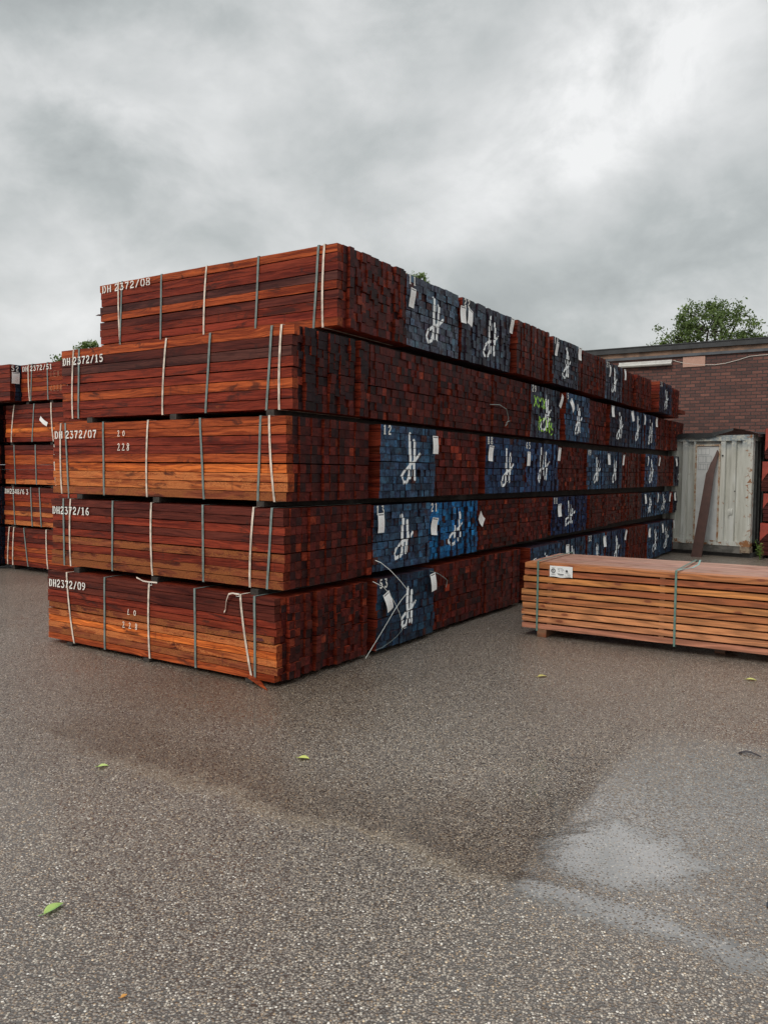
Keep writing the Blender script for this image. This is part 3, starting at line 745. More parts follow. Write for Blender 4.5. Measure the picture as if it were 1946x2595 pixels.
# ------------------------------------------------------------------ lighter softwood bundle close by
M_pine = None
def mat_pine():
    m, b, p = new_mat('softwood')
    oc = b.n('ShaderNodeTexCoord').outputs['Object']; x, y, z = b.sep(oc)
    rn = b.attr('rnd'); off = b.m('MULTIPLY', rn, 53.0); tint = b.attr('tint', 'Color')
    # X along the plank; growth rings as distorted bands
    v = b.comb(b.m('ADD', b.m('MULTIPLY', x, .8), off), b.m('MULTIPLY', y, 7.0), b.m('ADD', b.m('MULTIPLY', z, 7.0), off))
    d = b.noise(v, 1.0, 3, .5, .4)
    rings = b.m('SINE', b.m('MULTIPLY', b.m('ADD', d, b.m('MULTIPLY', z, 1.2)), 42.0))
    fine = b.noise(b.comb(b.m('MULTIPLY', x, 6.0), b.m('MULTIPLY', y, 120.0), b.m('MULTIPLY', z, 120.0)), 1.0, 4, .7)
    k = b.m('ADD', b.m('ADD', b.m('MULTIPLY', rings, .24), .50), b.m('MULTIPLY', fine, .75))
    c = b.vm('SCALE', tint); b.put(b.t.nodes[-1].inputs['Scale'], k)
    blot = b.noise(b.comb(b.m('ADD', b.m('MULTIPLY', x, 3.0), off), b.m('MULTIPLY', y, 10.0), b.m('MULTIPLY', z, 11.0)), 1.0, 5, .6)
    c = b.mix(b.m('MULTIPLY', b.step(blot, .58, .75), .38), c, (.20, .065, .028))
    pore = b.noise(b.comb(b.m('MULTIPLY', x, 2.0), b.m('MULTIPLY', y, 60.0), b.m('MULTIPLY', z, 75.0)), 1.0, 3, .6, .3)
    c = b.mix(b.m('MULTIPLY', b.step(pore, .5, .62), .35), c, (.30, .10, .04))
    vo = b.n('ShaderNodeTexVoronoi', voronoi_dimensions='2D'); vo.inputs['Scale'].default_value = 1.0
    b.l(b.comb(b.m('ADD', b.m('MULTIPLY', x, 4.2), off), b.m('ADD', b.m('MULTIPLY', b.m('ADD', z, y), 11.0), off), 0.0), vo.inputs['Vector'])
    gate = b.m('GREATER_THAN', b.sep(vo.outputs['Color'])[0], .66)
    kn = b.m('MULTIPLY', b.step(vo.outputs['Distance'], .20, .09), gate)
    c = b.mix(b.m('MULTIPLY', kn, .85), c, (.15, .035, .018))
    halo = b.m('MULTIPLY', b.step(vo.outputs['Distance'], .42, .15), gate)
    c = b.mix(b.m('MULTIPLY', halo, .35), c, (.30, .09, .035))
    b.l(c, p.inputs['Base Color']); p.inputs['Roughness'].default_value = .42; p.inputs['Specular IOR Level'].default_value = .4
    b.l(b.bump(fine, .3, .003), p.inputs['Normal'])
    return m
M_pine = mat_pine()
ang = R(-30.54)
A3 = Vector((1.38, 7.73, .0))
e3 = empty('softwood_bundle', A3, ang, label='light orange softwood planks in a strapped bundle with a white label', cat='timber bundle')
NR = 10; z_a, z_b = .080, .742; ph_ = (z_b - z_a) / NR; LB = 4.8; DB = 1.08
pcols = [(.48, .20, .12), (.58, .245, .11), (.64, .27, .11), (.54, .215, .085), (.44, .155, .058), (.56, .23, .08), (.36, .11, .042), (.58, .23, .07), (.34, .095, .036), (.46, .165, .06)]
for k in range(NR):
    z0 = z_a + k * ph_; z1 = z0 + ph_ - .0155 + rng.uniform(-.002, .001)
    xo = [0, .0, -.008, .0, -.012, -.012, .012, .006, .016, .02][k]
    nc = 7; cw = DB / nc
    mb = MB()
    for c in range(nc):
        t3 = jit(pcols[k], .07) + (0,); rn = rng.random()
        if c == 0 or k == NR - 1:
            one = MB(); n = 24; rings = []
            if k == NR - 1: t3 = jit((.42, .23, .17) if c else pcols[k], .12) + (0,)
            for i in range(n + 1):
                x_ = xo + (LB - xo) * i / n; j = lambda: rng.uniform(-.0008, .0008)
                rings.append([(x_, c * cw + .002 + j(), z0 + j()), (x_, (c + 1) * cw - .002 + j(), z0 + j()), (x_, (c + 1) * cw - .002 + j(), z1 + j()), (x_, c * cw + .002 + j(), z1 + j())])
            for i in range(n):
                for q in range(4):
                    q2 = (q + 1) % 4; one.face([rings[i][q2], rings[i + 1][q2], rings[i + 1][q], rings[i][q]], t3, rn)
            one.face(rings[0][::-1], t3, rn); one.face(rings[-1], t3, rn)
            one.build('plank', M_pine, e3)
        else: mb.box(xo + rng.uniform(0, .02), LB, c * cw + .002, (c + 1) * cw - .002, z0, z1, t3, rn)
    if mb.v: mb.build('inner_planks', M_pine, e3, kind='stuff')
    if k < NR - 1:
        mb = MB()
        for xs in (.25, 1.3, 2.4, 3.5, 4.4): mb.box(xs, xs + .045, .012, DB - .01, z1 + .0008, z0 + ph_ - .0008, (.25, .11, .05, 0), .4)
        mb.build('sticker_laths', M_pine, e3)
for xs in (.155, 1.44, 2.75, 4.1):
    mb = MB(); e_ = .005
    P = [(xs, -e_, z_a - .02), (xs, -e_ - .002, .3), (xs, -e_ - .002, .5), (xs, -e_, z_b + e_), (xs + .0, .3, z_b + e_ + .002), (xs + .0, DB + e_, z_b + e_), (xs, DB + e_, z_a - .02), (xs, -e_, z_a - .02)]
    ribbon(mb, P, (1, 0, 0), .019); o = mb.build('strap', plain('green strap', (.13, .235, .20), .3, var=.3), e3)
    md = o.modifiers.new('thick', 'SOLIDIFY'); md.thickness = .0018
mb = MB(); ribbon(mb, [(1.45, .0, z_b + .010), (1.50, .04, z_b + .022), (1.56, .10, z_b + .03), (1.60, .16, z_b + .055), (1.61, .19, z_b + .095)], [(.9, -.4, 0)] * 5, .018)
o = mb.build('strap_tail', plain('pale green strap', (.20, .33, .31), .3), e3); md = o.modifiers.new('thick', 'SOLIDIFY'); md.thickness = .0018
for xs in (.16, 1.75, 3.3):
    mb = MB(); mb.box(xs, xs + .09, -.004 if xs < .2 else .22, DB, .001, z_a - .003, (.20, .10, .055, 0), .2)
    o = mb.build('timber_bearer', M_pine, label='squat softwood bearer under the light bundle, %s' % {.16: 'at its labelled end', 1.75: 'under its middle', 3.3: 'out past its second strap'}[xs], cat='bearer', group='bearers under the softwood bundle')
    o.location = A3; o.rotation_euler = (0, 0, ang)
# label: white card with ring emblem, numbers and small print
lab_o = MB()
lx0, lx1, lz0, lz1 = .275, .50, .605, .712
N_ = 10
for i in range(N_):
    a, b_ = i / N_, (i + 1) / N_; y_ = lambda s: -.008 - .003 * math.sin(s * 7)
    lab_o.face([(lx0 + (lx1 - lx0) * a, y_(a), lz0 + .004 * math.sin(a * 9)), (lx0 + (lx1 - lx0) * b_, y_(b_), lz0 + .004 * math.sin(b_ * 9)), (lx0 + (lx1 - lx0) * b_, y_(b_), lz1), (lx0 + (lx1 - lx0) * a, y_(a), lz1)])
lab = lab_o.build('label', plain('label paper', (.82, .83, .82), .45), e3)
M_ink = plain('ink', (.02, .02, .025), .6)
mb = MB(); yk = -.0125
def ring2(cx, cz, r0, r1, n=28, y=yk):
    for i in range(n):
        a, b_ = 2 * math.pi * i / n, 2 * math.pi * (i + 1) / n
        mb.face([(cx + r0 * math.cos(a), y, cz + r0 * math.sin(a)), (cx + r1 * math.cos(a), y, cz + r1 * math.sin(a)), (cx + r1 * math.cos(b_), y, cz + r1 * math.sin(b_)), (cx + r0 * math.cos(b_), y, cz + r0 * math.sin(b_))])
def rect2(x0, x1, z0, z1, y=yk): mb.face([(x0, y, z0), (x1, y, z0), (x1, y, z1), (x0, y, z1)])
ring2(.312, .664, .016, .022)
rect2(.301, .3035, .653, .675); rect2(.3205, .323, .653, .675); rect2(.3035, .3205, .6735, .676, yk - .0003); rect2(.3035, .3205, .652, .6545, yk - .0003)
rect2(.307, .313, .658, .670, yk - .0006)
mb.face([(.443 + .012 * math.cos(a * math.pi / 3), yk, .668 + .012 * math.sin(a * math.pi / 3)) for a in range(6)])
write('63', lambda s, v, k: (.358 + s, yk - k, .672 + v), .012, mb, pitch=.8); write('175', lambda s, v, k: (.390 + s, yk - k, .672 + v), .012, mb, pitch=.8); rect2(.3805, .386, .677, .679)
for (x0, x1, z) in ((.295, .33, .694), (.293, .335, .633), (.292, .335, .625), (.352, .40, .692), (.362, .378, .662), (.392, .405, .660), (.35, .372, .642), (.36, .415, .6335), (.367, .41, .622), (.43, .468, .650), (.425, .436, .63), (.45, .48, .636), (.452, .482, .626), (.425, .485, .6155)):
    r_ = random.Random(int(x0 * 9999)); x = x0
    th = .004 if abs(z - .6335) < .0001 else .0014
    while x < x1: w = r_.uniform(.003, .008); rect2(x, min(x + w, x1), z - th, z + th); x += w + .0018
mb.build('printing', M_ink, lab)

# ------------------------------------------------------------------ ground: wet asphalt
def mat_ground():
    m, b, p = new_mat('wet asphalt')
    oc = b.n('ShaderNodeTexCoord').outputs['Object']; x, y, z = b.sep(oc)
    wob = b.noise(oc, 1.7, 5, .6, .4); wob2 = b.noise(b.vm('ADD', oc, (9.2, 3.3, 0)), .45, 4, .55, .6)
    flat = b.comb(x, y, 0.0)
    v1 = b.n('ShaderNodeTexVoronoi'); b.l(flat, v1.inputs['Vector']); v1.inputs['Scale'].default_value = 118.0
    v2 = b.n('ShaderNodeTexVoronoi'); b.l(b.vm('ADD', flat, (5.5, 1.2, 0)), v2.inputs['Vector']); v2.inputs['Scale'].default_value = 190.0
    r1 = b.sep(v1.outputs['Color'])
    stone = b.ramp(r1[0], [(.0, (.105, .084, .068)), (.30, (.165, .135, .110)), (.58, (.235, .195, .158)), (.82, (.31, .265, .215)), (.94, (.42, .37, .30)), (1.0, (.72, .67, .60))])
    hue = b.mix(b.m('MULTIPLY', b.step(r1[1], .80, .9), .6), (1, 1, 1), (1.0, .72, .38))
    stone = b.mix(1.0, stone, hue, 'MULTIPLY')
    stone = b.mix(1.0, stone, (1.0, 1.0, 1.0), 'MULTIPLY')
    edge = b.step(v1.outputs['Distance'], .62, .38)
    c = b.mix(edge, (.062, .051, .043), stone)
    # segment distances on the ground for the damp band and the runoff line (metres)
    def segd(ax, ay, bx, by):
        pa = b.vm('SUBTRACT', flat, (ax, ay, 0)); ba = Vector((bx - ax, by - ay, 0)); L2 = ba.length_squared
        h = b.m('MULTIPLY', b.vm('DOT_PRODUCT', pa, tuple(ba)), 1 / L2, clamp=True)
        pr = b.vm('SCALE', tuple(ba)); b.put(b.t.nodes[-1].inputs['Scale'], h)
        return b.vm('LENGTH', b.vm('SUBTRACT', pa, pr)), pa, ba
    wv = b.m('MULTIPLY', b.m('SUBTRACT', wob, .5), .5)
    # damp brown band (silt stain) beyond the runoff line, plus painted stack reflection
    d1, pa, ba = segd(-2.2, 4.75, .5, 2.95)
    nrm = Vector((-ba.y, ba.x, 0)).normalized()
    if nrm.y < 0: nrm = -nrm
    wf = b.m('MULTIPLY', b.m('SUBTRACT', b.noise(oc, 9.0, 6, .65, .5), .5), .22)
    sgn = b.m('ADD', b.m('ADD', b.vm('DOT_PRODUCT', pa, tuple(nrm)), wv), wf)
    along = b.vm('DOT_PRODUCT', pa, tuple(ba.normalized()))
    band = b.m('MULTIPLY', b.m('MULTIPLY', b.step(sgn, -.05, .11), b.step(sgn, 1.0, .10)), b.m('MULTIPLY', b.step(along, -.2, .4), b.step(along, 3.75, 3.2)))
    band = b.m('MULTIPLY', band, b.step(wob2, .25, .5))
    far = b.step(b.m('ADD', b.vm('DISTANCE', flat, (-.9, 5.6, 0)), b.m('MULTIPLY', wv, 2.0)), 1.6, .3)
    damp_refl = b.m('MAXIMUM', band, b.m('MULTIPLY', far, .7))
    damp_refl = b.m('MAXIMUM', damp_refl, b.m('MULTIPLY', b.step(wob2, .55, .72), .5))
    # puddle, then the film that runs towards the camera
    e1 = b.m('ADD', b.vm('LENGTH', b.vm('MULTIPLY', b.vm('SUBTRACT', flat, (1.03, 3.22, 0)), (.85, 1.15, 0))), b.m('MULTIPLY', b.m('ADD', wv, wf), 1.2))
    pud = b.step(e1, .50, .12)
    d2_, _, _ = segd(.60, 2.98, 1.5, 2.35)
    pud2 = b.m('MULTIPLY', b.step(b.m('ADD', d2_, b.m('MULTIPLY', b.m('ADD', wv, wf), .6)), .16, .0), .75)
    d3_, _, _ = segd(1.1, 3.5, 3.4, 4.3)
    pud3 = b.m('MULTIPLY', b.step(b.m('ADD', d3_, b.m('MULTIPLY', b.m('ADD', wv, wf), 1.6)), 1.5, .0), .42)
    d4_, _, _ = segd(1.2, 2.9, 2.2, 2.6)
    pud4 = b.m('MULTIPLY', b.step(b.m('ADD', d4_, b.m('MULTIPLY', b.m('ADD', wv, wf), 1.2)), .55, .0), .34)
    water = b.m('MAXIMUM', b.m('MAXIMUM', b.m('MAXIMUM', pud, pud2), pud3), pud4)
    film = b.m('MULTIPLY', b.step(b.noise(b.vm('ADD', oc, (1.7, 2.2, 0)), .8, 4, .6, .5), .5, .72), .12)
    water = b.m('MAXIMUM', water, film)
    # the stain and painted reflection lower and brown the stones' own colour
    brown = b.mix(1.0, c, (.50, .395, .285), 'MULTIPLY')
    c = b.mix(b.m('MULTIPLY', damp_refl, .72), c, brown)
    silt = b.m('MULTIPLY', b.step(b.m('ABSOLUTE', b.m('SUBTRACT', sgn, .0)), .09, .0), b.m('MULTIPLY', b.step(along, .2, 1.2), b.step(along, 3.4, 3.0)))
    c = b.mix(b.m('MULTIPLY', silt, .22), c, (.27, .205, .13))
    big = b.mapr(b.noise(oc, .35, 3, .5), .3, .7, .98, 1.38)
    c = b.vm('SCALE', c); b.put(b.t.nodes[-1].inputs['Scale'], big)
    wetk = b.mix(b.step(water, .15, .6), (1, 1, 1), (.52, .50, .48))
    c = b.mix(1.0, c, wetk, 'MULTIPLY')
    GC = c
    # relief: pebbles drowned where water stands
    hgt = b.m('MULTIPLY', b.m('SUBTRACT', 1.0, v1.outputs['Distance']), b.m('ADD', .4, b.m('MULTIPLY', r1[2], .95)))
    hgt = b.m('ADD', hgt, b.m('MULTIPLY', b.m('SUBTRACT', 1.0, v2.outputs['Distance']), .3))
    flood = b.m('ADD', .3, b.m('MULTIPLY', water, .62))
    hw = b.m('MAXIMUM', hgt, flood)
    sub = b.step(b.m('SUBTRACT', flood, hgt), -.05, .05)
    c = b.mix(b.m('MULTIPLY', b.m('MULTIPLY', sub, water), .16), GC, (.38, .37, .35))  # submerged parts lightened, painting in some of the sky's reflection
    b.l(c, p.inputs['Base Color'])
    b.l(b.mapr(sub, 0, 1, .34, .06), p.inputs['Roughness'])
    p.inputs['Specular IOR Level'].default_value = .6
    b.l(b.bump(hw, .7, .006), p.inputs['Normal'])
    # the water itself: a thin glossy film everywhere, a flat sheet where it stands
    b.l(b.mapr(b.m('MULTIPLY', sub, water), 0, .8, .22, 1.0), p.inputs['Coat Weight'])
    b.l(b.mapr(sub, 0, 1, .26, .045), p.inputs['Coat Roughness'])
    p.inputs['Coat IOR'].default_value = 2.6
    b.l(b.bump(hw, .8, .006), p.inputs['Coat Normal'])
    return m
gm = bpy.data.meshes.new('ground'); g_ = 400
vs = []; fs = []
xs_ = [-g_, -20, -8, 0, 8, 20, g_]; ys_ = [-g_, -8, 0, 8, 25, g_]
for yy in ys_:
    for xx in xs_: vs.append((xx, yy, 0))
for j in range(len(ys_) - 1):
    for i in range(len(xs_) - 1):
        a = j * len(xs_) + i; fs.append((a, a + 1, a + 1 + len(xs_), a + len(xs_)))
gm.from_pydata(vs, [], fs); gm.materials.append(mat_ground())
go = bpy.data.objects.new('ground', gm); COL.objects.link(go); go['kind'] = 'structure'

# ------------------------------------------------------------------ brick building
UW = 16.56   # distance of the wall along DR from O
def WP(w, z, off=0.): return O + DR * (UW - off) + DL * w + Vector((0, 0, z))
def mat_brick():
    m, b, p = new_mat('brick')
    oc = b.n('ShaderNodeTexCoord').outputs['Object']; x, y, z = b.sep(oc)   # local Y along the wall, Z up
    br = b.n('ShaderNodeTexBrick'); b.l(b.comb(b.m('ADD', y, x), z, 0.0), br.inputs['Vector'])
    br.inputs['Scale'].default_value = 1.0; br.inputs['Brick Width'].default_value = .235; br.inputs['Row Height'].default_value = .083
    br.inputs['Mortar Size'].default_value = .011; br.inputs['Mortar Smooth'].default_value = .3; br.inputs['Bias'].default_value = 0
    br.inputs['Color1'].default_value = (0, 0, 0, 1); br.inputs['Color2'].default_value = (1, 1, 1, 1); br.inputs['Mortar'].default_value = (.5, .5, .5, 1)
    rn = b.sep(br.outputs['Color'])[0]
    bc = b.ramp(rn, [(.0, (.082, .037, .031)), (.3, (.108, .045, .036)), (.7, (.140, .055, .042)), (1, (.185, .075, .055))])
    n1 = b.noise(oc, 30, 5, .65); n2 = b.noise(oc, .9, 4, .6)
    bc = b.vm('SCALE', bc); b.put(b.t.nodes[-1].inputs['Scale'], b.mapr(n1, .3, .7, .72, 1.25))
    bc2 = b.vm('SCALE', bc); b.put(b.t.nodes[-1].inputs['Scale'], b.mapr(n2, .3, .7, .75, 1.2))
    c = b.mix(br.outputs['Fac'], bc2, (.040, .033, .031))
    b.l(c, p.inputs['Base Color']); p.inputs['Roughness'].default_value = .75
    b.l(b.bump(b.m('ADD', b.m('MULTIPLY', br.outputs['Fac'], -1.0), b.m('MULTIPLY', n1, .25)), .6, .012), p.inputs['Normal'])
    return m
eb = empty('brick_building', WP(14, 0), RZ, label='long brown brick building with flat dark roof edge', cat='building')
# local: X = away (into building), Y = +DL. wall spans w from -14 to 14
mb = MB(); mb.box(0, 9, -30, 0, -.05, 4.60); mb.build('wall', mat_brick(), eb)
mb = MB(); mb.box(-.05, 9.05, -30.05, .05, 4.60, 4.665); mb.build('gutter_strip', plain('grey zinc', (.10, .11, .125), .4, metal=.3, var=.3, vscale=4), eb)
mb = MB(); mb.box(-.035, 9.03, -30.03, .03, 4.667, 4.775)
mb.build('fascia_board', plain('fascia wood', (.26, .155, .10), .6, var=.55, vscale=3), eb)
mb = MB(); mb.box(-.10, 9.1, -30.1, .1, 4.777, 4.90); mb.box(-.12, .0, -30.12, .12, 4.902, 4.925)
mb.build('roof_edge', plain('roof felt', (.035, .037, .04), .5, var=.4, vscale=6), eb)
# plaque
mb = MB(); y0, y1 = .80 - 14, .27 - 14
mb.box(-.02, -.001, y1, y0, 4.33, 4.585); mb.build('vent_panel', plain('pink panel', (.50, .29, .22), .6, var=.12, vscale=30), eb)
# tube lamp
el = empty('tube_lamp', WP(2.40, 4.47, .0), RZ, label='long white tube lamp fixed high on the brick wall', cat='lamp')
mb = MB(); mb.box(-.075, -.002, -1.34, 0, .015, .065); mb.build('housing', plain('lamp housing', (.62, .61, .58), .45, var=.2, vscale=9), el)
mb = MB()
prof = [(-.02, .012), (-.085, .012), (-.125, -.005), (-.14, -.035), (-.125, -.065), (-.085, -.08), (-.03, -.07)]
for i in range(len(prof) - 1):
    a, b_ = prof[i], prof[i + 1]; mb.face([(a[0], -1.34, a[1]), (a[0], 0, a[1]), (b_[0], 0, b_[1]), (b_[0], -1.34, b_[1])])
mb.face([(a, 0, c) for a, c in prof]); mb.face([(a, -1.34, c) for a, c in prof][::-1])
mb.build('cover', plain('lamp cover', (.50, .49, .45), .18, spec=.8, var=.25, vscale=3), el, smooth=False)
mb = MB(); pts = []
cw = [(1.05, 4.545), (.93, 4.50), (.80, 4.46), (.60, 4.42), (.35, 4.385), (.05, 4.365), (-.2, 4.385), (-.5, 4.45), (-.75, 4.52), (-1.0, 4.53), (-1.5, 4.53), (-4, 4.55), (-9, 4.55)]
tube(mb, [WP(w, z - .02, .015) for w, z in cw], .008, 5)
tag(mb.build('power_cable', plain('cable white', (.62, .58, .52), .5)), label='thin white cable sagging along the brick wall from the tube lamp', cat='cable')
# second small lamp further along
el2 = empty('wall_light', WP(-1.02, 2.35 + .0, 0), RZ, label='small white lamp low on the brick wall above red timber', cat='lamp')
mb = MB(); mb.box(-.10, -.002, -1.2, 0, .0, .05); mb.box(-.12, -.02, -1.2, 0, -.06, -.005); mb.build('housing', plain('lamp body', (.66, .66, .64), .35), el2)

# ------------------------------------------------------------------ shipping container
def mat_container(base=(.50, .50, .45)):
    m, b, p = new_mat('container paint')
    oc = b.n('ShaderNodeTexCoord').outputs['Object']; x, y, z = b.sep(oc)
    n = b.noise(b.comb(b.m('MULTIPLY', x, 5.0), b.m('MULTIPLY', y, 5.0), b.m('MULTIPLY', z, .8)), 1.0, 6, .65, .4)
    n2 = b.noise(oc, 9, 6, .7, .5)
    c = b.ramp(n, [(.3, (.38, .38, .33)), (.5, base), (.7, (.57, .58, .55))])
    stk = b.noise(b.comb(b.m('MULTIPLY', x, 34.0), b.m('MULTIPLY', y, 34.0), b.m('MULTIPLY', z, 1.3)), 1.0, 4, .6)
    c = b.mix(b.m('MULTIPLY', b.step(stk, .50, .68), .55), c, (.25, .25, .215))
    up = b.step(z, 2.02, 2.35)
    c = b.mix(b.m('MULTIPLY', b.m('MULTIPLY', up, b.step(n2, .42, .56)), .75), c, (.13, .19, .24))
    low = b.m('MULTIPLY', b.step(z, .55, .1), .16)
    rust = b.step(b.m('ADD', b.m('ADD', n2, low), b.m('MULTIPLY', b.step(x, 2.82, 2.95), .10)), .64, .71)
    c = b.mix(rust, c, b.mix(b.noise(oc, 60, 3, .6), (.10, .035, .015), (.42, .19, .07)))
    b.l(c, p.inputs['Base Color']); p.inputs['Roughness'].default_value = .5
    b.l(b.bump(n2, .15, .01), p.inputs['Normal'])
    return m
M_cont = mat_container()
CA = math.atan2(15.33 - 16.10, 7.14 - 6.09)      # direction along the front, towards the open corner
C0 = Vector((7.10, 15.22, 0)); cd = Vector((math.cos(R(139.1)), math.sin(R(139.1)), 0))
LC, DC, ZC0, ZC1 = 3.0, 2.44, .14, 2.42
ec = empty('shipping_container', C0 + cd * LC, R(139.1 - 180), label='white corrugated steel container with rust streaks by the brick wall', cat='container')
# local: X 0..LC along front towards open corner, Y into depth
def corr(mb, P, u0, u1, z0, z1, pitch=.22, d=.085):
    """trapezoid corrugation; P(u, out, z)"""
    u = u0; prof = []
    while u < u1 - .01:
        prof += [(u, 0), (u + pitch * .42, 0), (u + pitch * .52, -d), (u + pitch * .90, -d)]; u += pitch
    prof = [q for q in prof if q[0] < u1] + [(u1, 0)]
    n = 6
    for i in range(len(prof) - 1):
        a, b_ = prof[i], prof[i + 1]
        for k in range(n):
            za, zc = z0 + (z1 - z0) * k / n, z0 + (z1 - z0) * (k + 1) / n
            mb.face([P(a[0], a[1], za), P(b_[0], b_[1], za), P(b_[0], b_[1], zc), P(a[0], a[1], zc)])
zc0, zc1 = .30, 2.30
DX0, DX1 = LC - 1.05, LC - .62        # the plain door
mb = MB(); corr(mb, lambda u, o, z: (u, -o, z), .12, DX0 - .03, zc0, zc1); corr(mb, lambda u, o, z: (u, -o, z), DX1 + .03, LC - .12, zc0, zc1, pitch=.20)
mb.box(.02, LC - .02, .06, .08, zc0, zc1)
mb.build('front_wall', M_cont, ec)
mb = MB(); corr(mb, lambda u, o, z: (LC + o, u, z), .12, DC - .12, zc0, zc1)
mb.build('side_wall', plain('container shaded side', (.10, .105, .10), .6, var=.5, vscale=6), ec)  # same wall as the front; this side's shade is put into the colour
for q_ in ((LC - .12, LC + .01, -.012, .12, .22, ZC1 - .02), (0, .12, -.012, .12, .22, ZC1), (LC - .12, LC + .01, DC - .12, DC, .22, ZC1), (0, .12, DC - .12, DC, .22, ZC1)):
    mb = MB(); mb.box(*q_); mb.build('corner_post', M_cont, ec)
mb = MB(); mb.box(.12, LC - .12, -.012, .08, .22, zc0 + .01); mb.build('bottom_rail', M_cont, ec)
mb = MB(); mb.box(.12, LC - .12, -.012, .08, zc1 - .01, ZC1 - .02); mb.box(LC - .06, LC + .008, .12, DC - .12, zc1 - .01, ZC1 - .02); mb.build('top_rail', M_cont, ec)
mb = MB(); mb.box(0.13, LC - .13, .0, DC, .08, .215); mb.build('floor_frame', plain('floor frame', (.16, .15, .135), .7, var=.6, vscale=5), ec)
for cx_ in (.0, LC - .17):
    mb = MB(); mb.box(cx_, cx_ + .18, -.015, .18, .10, .218); mb.build('corner_casting', plain('rusty casting', (.30, .24, .17), .7, col2=(.10, .05, .03), vscale=16), ec)
mb = MB(); mb.box(.0, LC, .10, DC - .1, .001, .08); mb.build('footing', plain('footing concrete', (.09, .085, .08), .8, var=.4), ec)
mb = MB(); mb.box(DX0, DX1, -.006, .03, zc0 + .012, 2.19)
dr = mb.build('door', plain('door paint', (.56, .57, .56), .45, var=.12, vscale=5), ec)
mb = MB(); mb.box(DX0 - .03, DX0, -.03, .03, zc0, 2.225); mb.box(DX1, DX1 + .03, -.03, .03, zc0, 2.225); mb.box(DX0 - .03, DX1 + .03, -.032, .03, 2.192, 2.22)
mb.build('frame', plain('rusty door frame', (.46, .42, .34), .7, col2=(.26, .12, .05), vscale=12), dr)
mb = MB()                              # faint panelling drawn on the door
def dl(x0, z0, x1, z1, w=.005):
    for q in strip_poly([(x0, z0), (x1, z1)], w): mb.face([(DX0 + v.x, -.0085 - len(mb.f) * .0001, v.y) for v in q])
for (x0, x1, z0, z1) in ((.02, .24, 2.02, 2.14), (.08, .17, 2.02, 2.14), (.03, .12, 1.86, 1.99), (.12, .17, 1.86, 1.99), (.19, .28, 1.86, 1.99), (.03, .18, 1.72, 1.83), (.07, .13, 1.72, 1.83), (.21, .27, 1.72, 1.83)):
    dl(x0, z0, x1, z0); dl(x0, z1, x1, z1); dl(x0, z0, x0, z1); dl(x1, z0, x1, z1)
mb.build('drawing', plain('pencil', (.22, .25, .26), .7), dr)
for (px_, pz_, r_) in ((.52, 1.28, .012), (LC - .30, 1.30, .012), (LC - .55, 2.0, .016)):
    mb = MB(); tube(mb, [(px_, -.02, pz_), (px_, -.002, pz_)], r_, 8); mb.build('bolt', M_ink, ec)
# torn flap and dent
mb = MB(); xd = LC - .33
for k in range(6):
    a = k / 6; b2_ = (k + 1) / 6
    mb.face([(xd - .09, -.010 - .012 * math.sin(a * 3), .95 - .13 * a), (xd + .0, -.012 - .02 * math.sin(a * 3), .965 - .13 * a), (xd, -.012 - .02 * math.sin(b2_ * 3), .965 - .13 * b2_), (xd - .09, -.010 - .012 * math.sin(b2_ * 3), .95 - .13 * b2_)])
mb.build('dented_flap', M_cont, ec)
# tarpaulin lid
mb = MB(); nx, ny = 14, 6
M_tarp = plain('roof tarpaulin', (.030, .032, .034), .35, var=.4, vscale=5)
def tp(i, k):
    x_ = -.06 + (LC + .16) * i / nx; y_ = -.05 + (DC + .1) * k / ny
    z_ = ZC1 + .02 + .02 * math.sin(i * 1.7 + k) + (.075 if (i >= nx - 4 and i < nx) else 0) * (1 - abs(i - nx + 2) / 3.)
    return (x_, y_, z_)
for i in range(nx):
    for k in range(ny): mb.face([tp(i, k), tp(i + 1, k), tp(i + 1, k + 1), tp(i, k + 1)])
    a, b_ = tp(i, 0), tp(i + 1, 0)
    h1 = .10 if i < nx - 5 else .10 - .018 * (i - nx + 5); h2 = .10 if i + 1 < nx - 5 else .10 - .018 * (i + 1 - nx + 5)
    if i < nx - 2: mb.face([(a[0], a[1] - .01, a[2] - h1), (b_[0], b_[1] - .01, b_[2] - h2), b_, a])
for k in range(ny):
    a, b_ = tp(nx, k), tp(nx, k + 1); mb.face([(a[0] + .01, a[1], a[2] - .07), (b_[0] + .01, b_[1], b_[2] - .07 - .02 * (k % 2)), b_, a])
mb.build('roof_tarpaulin', M_tarp, ec)

# leaning board
nd = -Vector((-cd.y, cd.x, 0)); nd = Vector((cd.y, -cd.x, 0))
if nd.y > 0: nd = -nd                  # towards the camera
mb = MB()
right_ = -cd
P0 = C0 + cd * 1.00 + nd * .52
outl = [(-.13, 0), (.13, 0), (.215, .93), (.335, 1.72), (.37, 2.08), (.345, 2.14), (.29, 1.99), (.245, 1.83), (.185, 1.80), (.145, 1.73), (.12, 1.35), (.02, .85)]
outl = [(.07, 0), (.27, 0), (.315, .85), (.335, 1.60), (.382, 2.07), (.352, 2.11), (.32, 2.0), (.272, 1.88), (.25, 1.84), (.218, 1.71), (.188, 1.64), (.145, 1.0)]
def bp(x, z, d): return P0 + right_ * x + Vector((0, 0, z)) - nd * (.47 * z / 2.1) + nd * d
f = [bp(x, z, .0) for x, z in outl]; k_ = [bp(x, z, -.025) for x, z in outl]
mb.face(f, (.115, .048, .034, 0), .2); mb.face(k_[::-1], (.115, .048, .034, 0), .2)
for i in range(len(f)):
    j = (i + 1) % len(f); mb.face([f[i], k_[i], k_[j], f[j]], (.12, .045, .03, 0), .2)
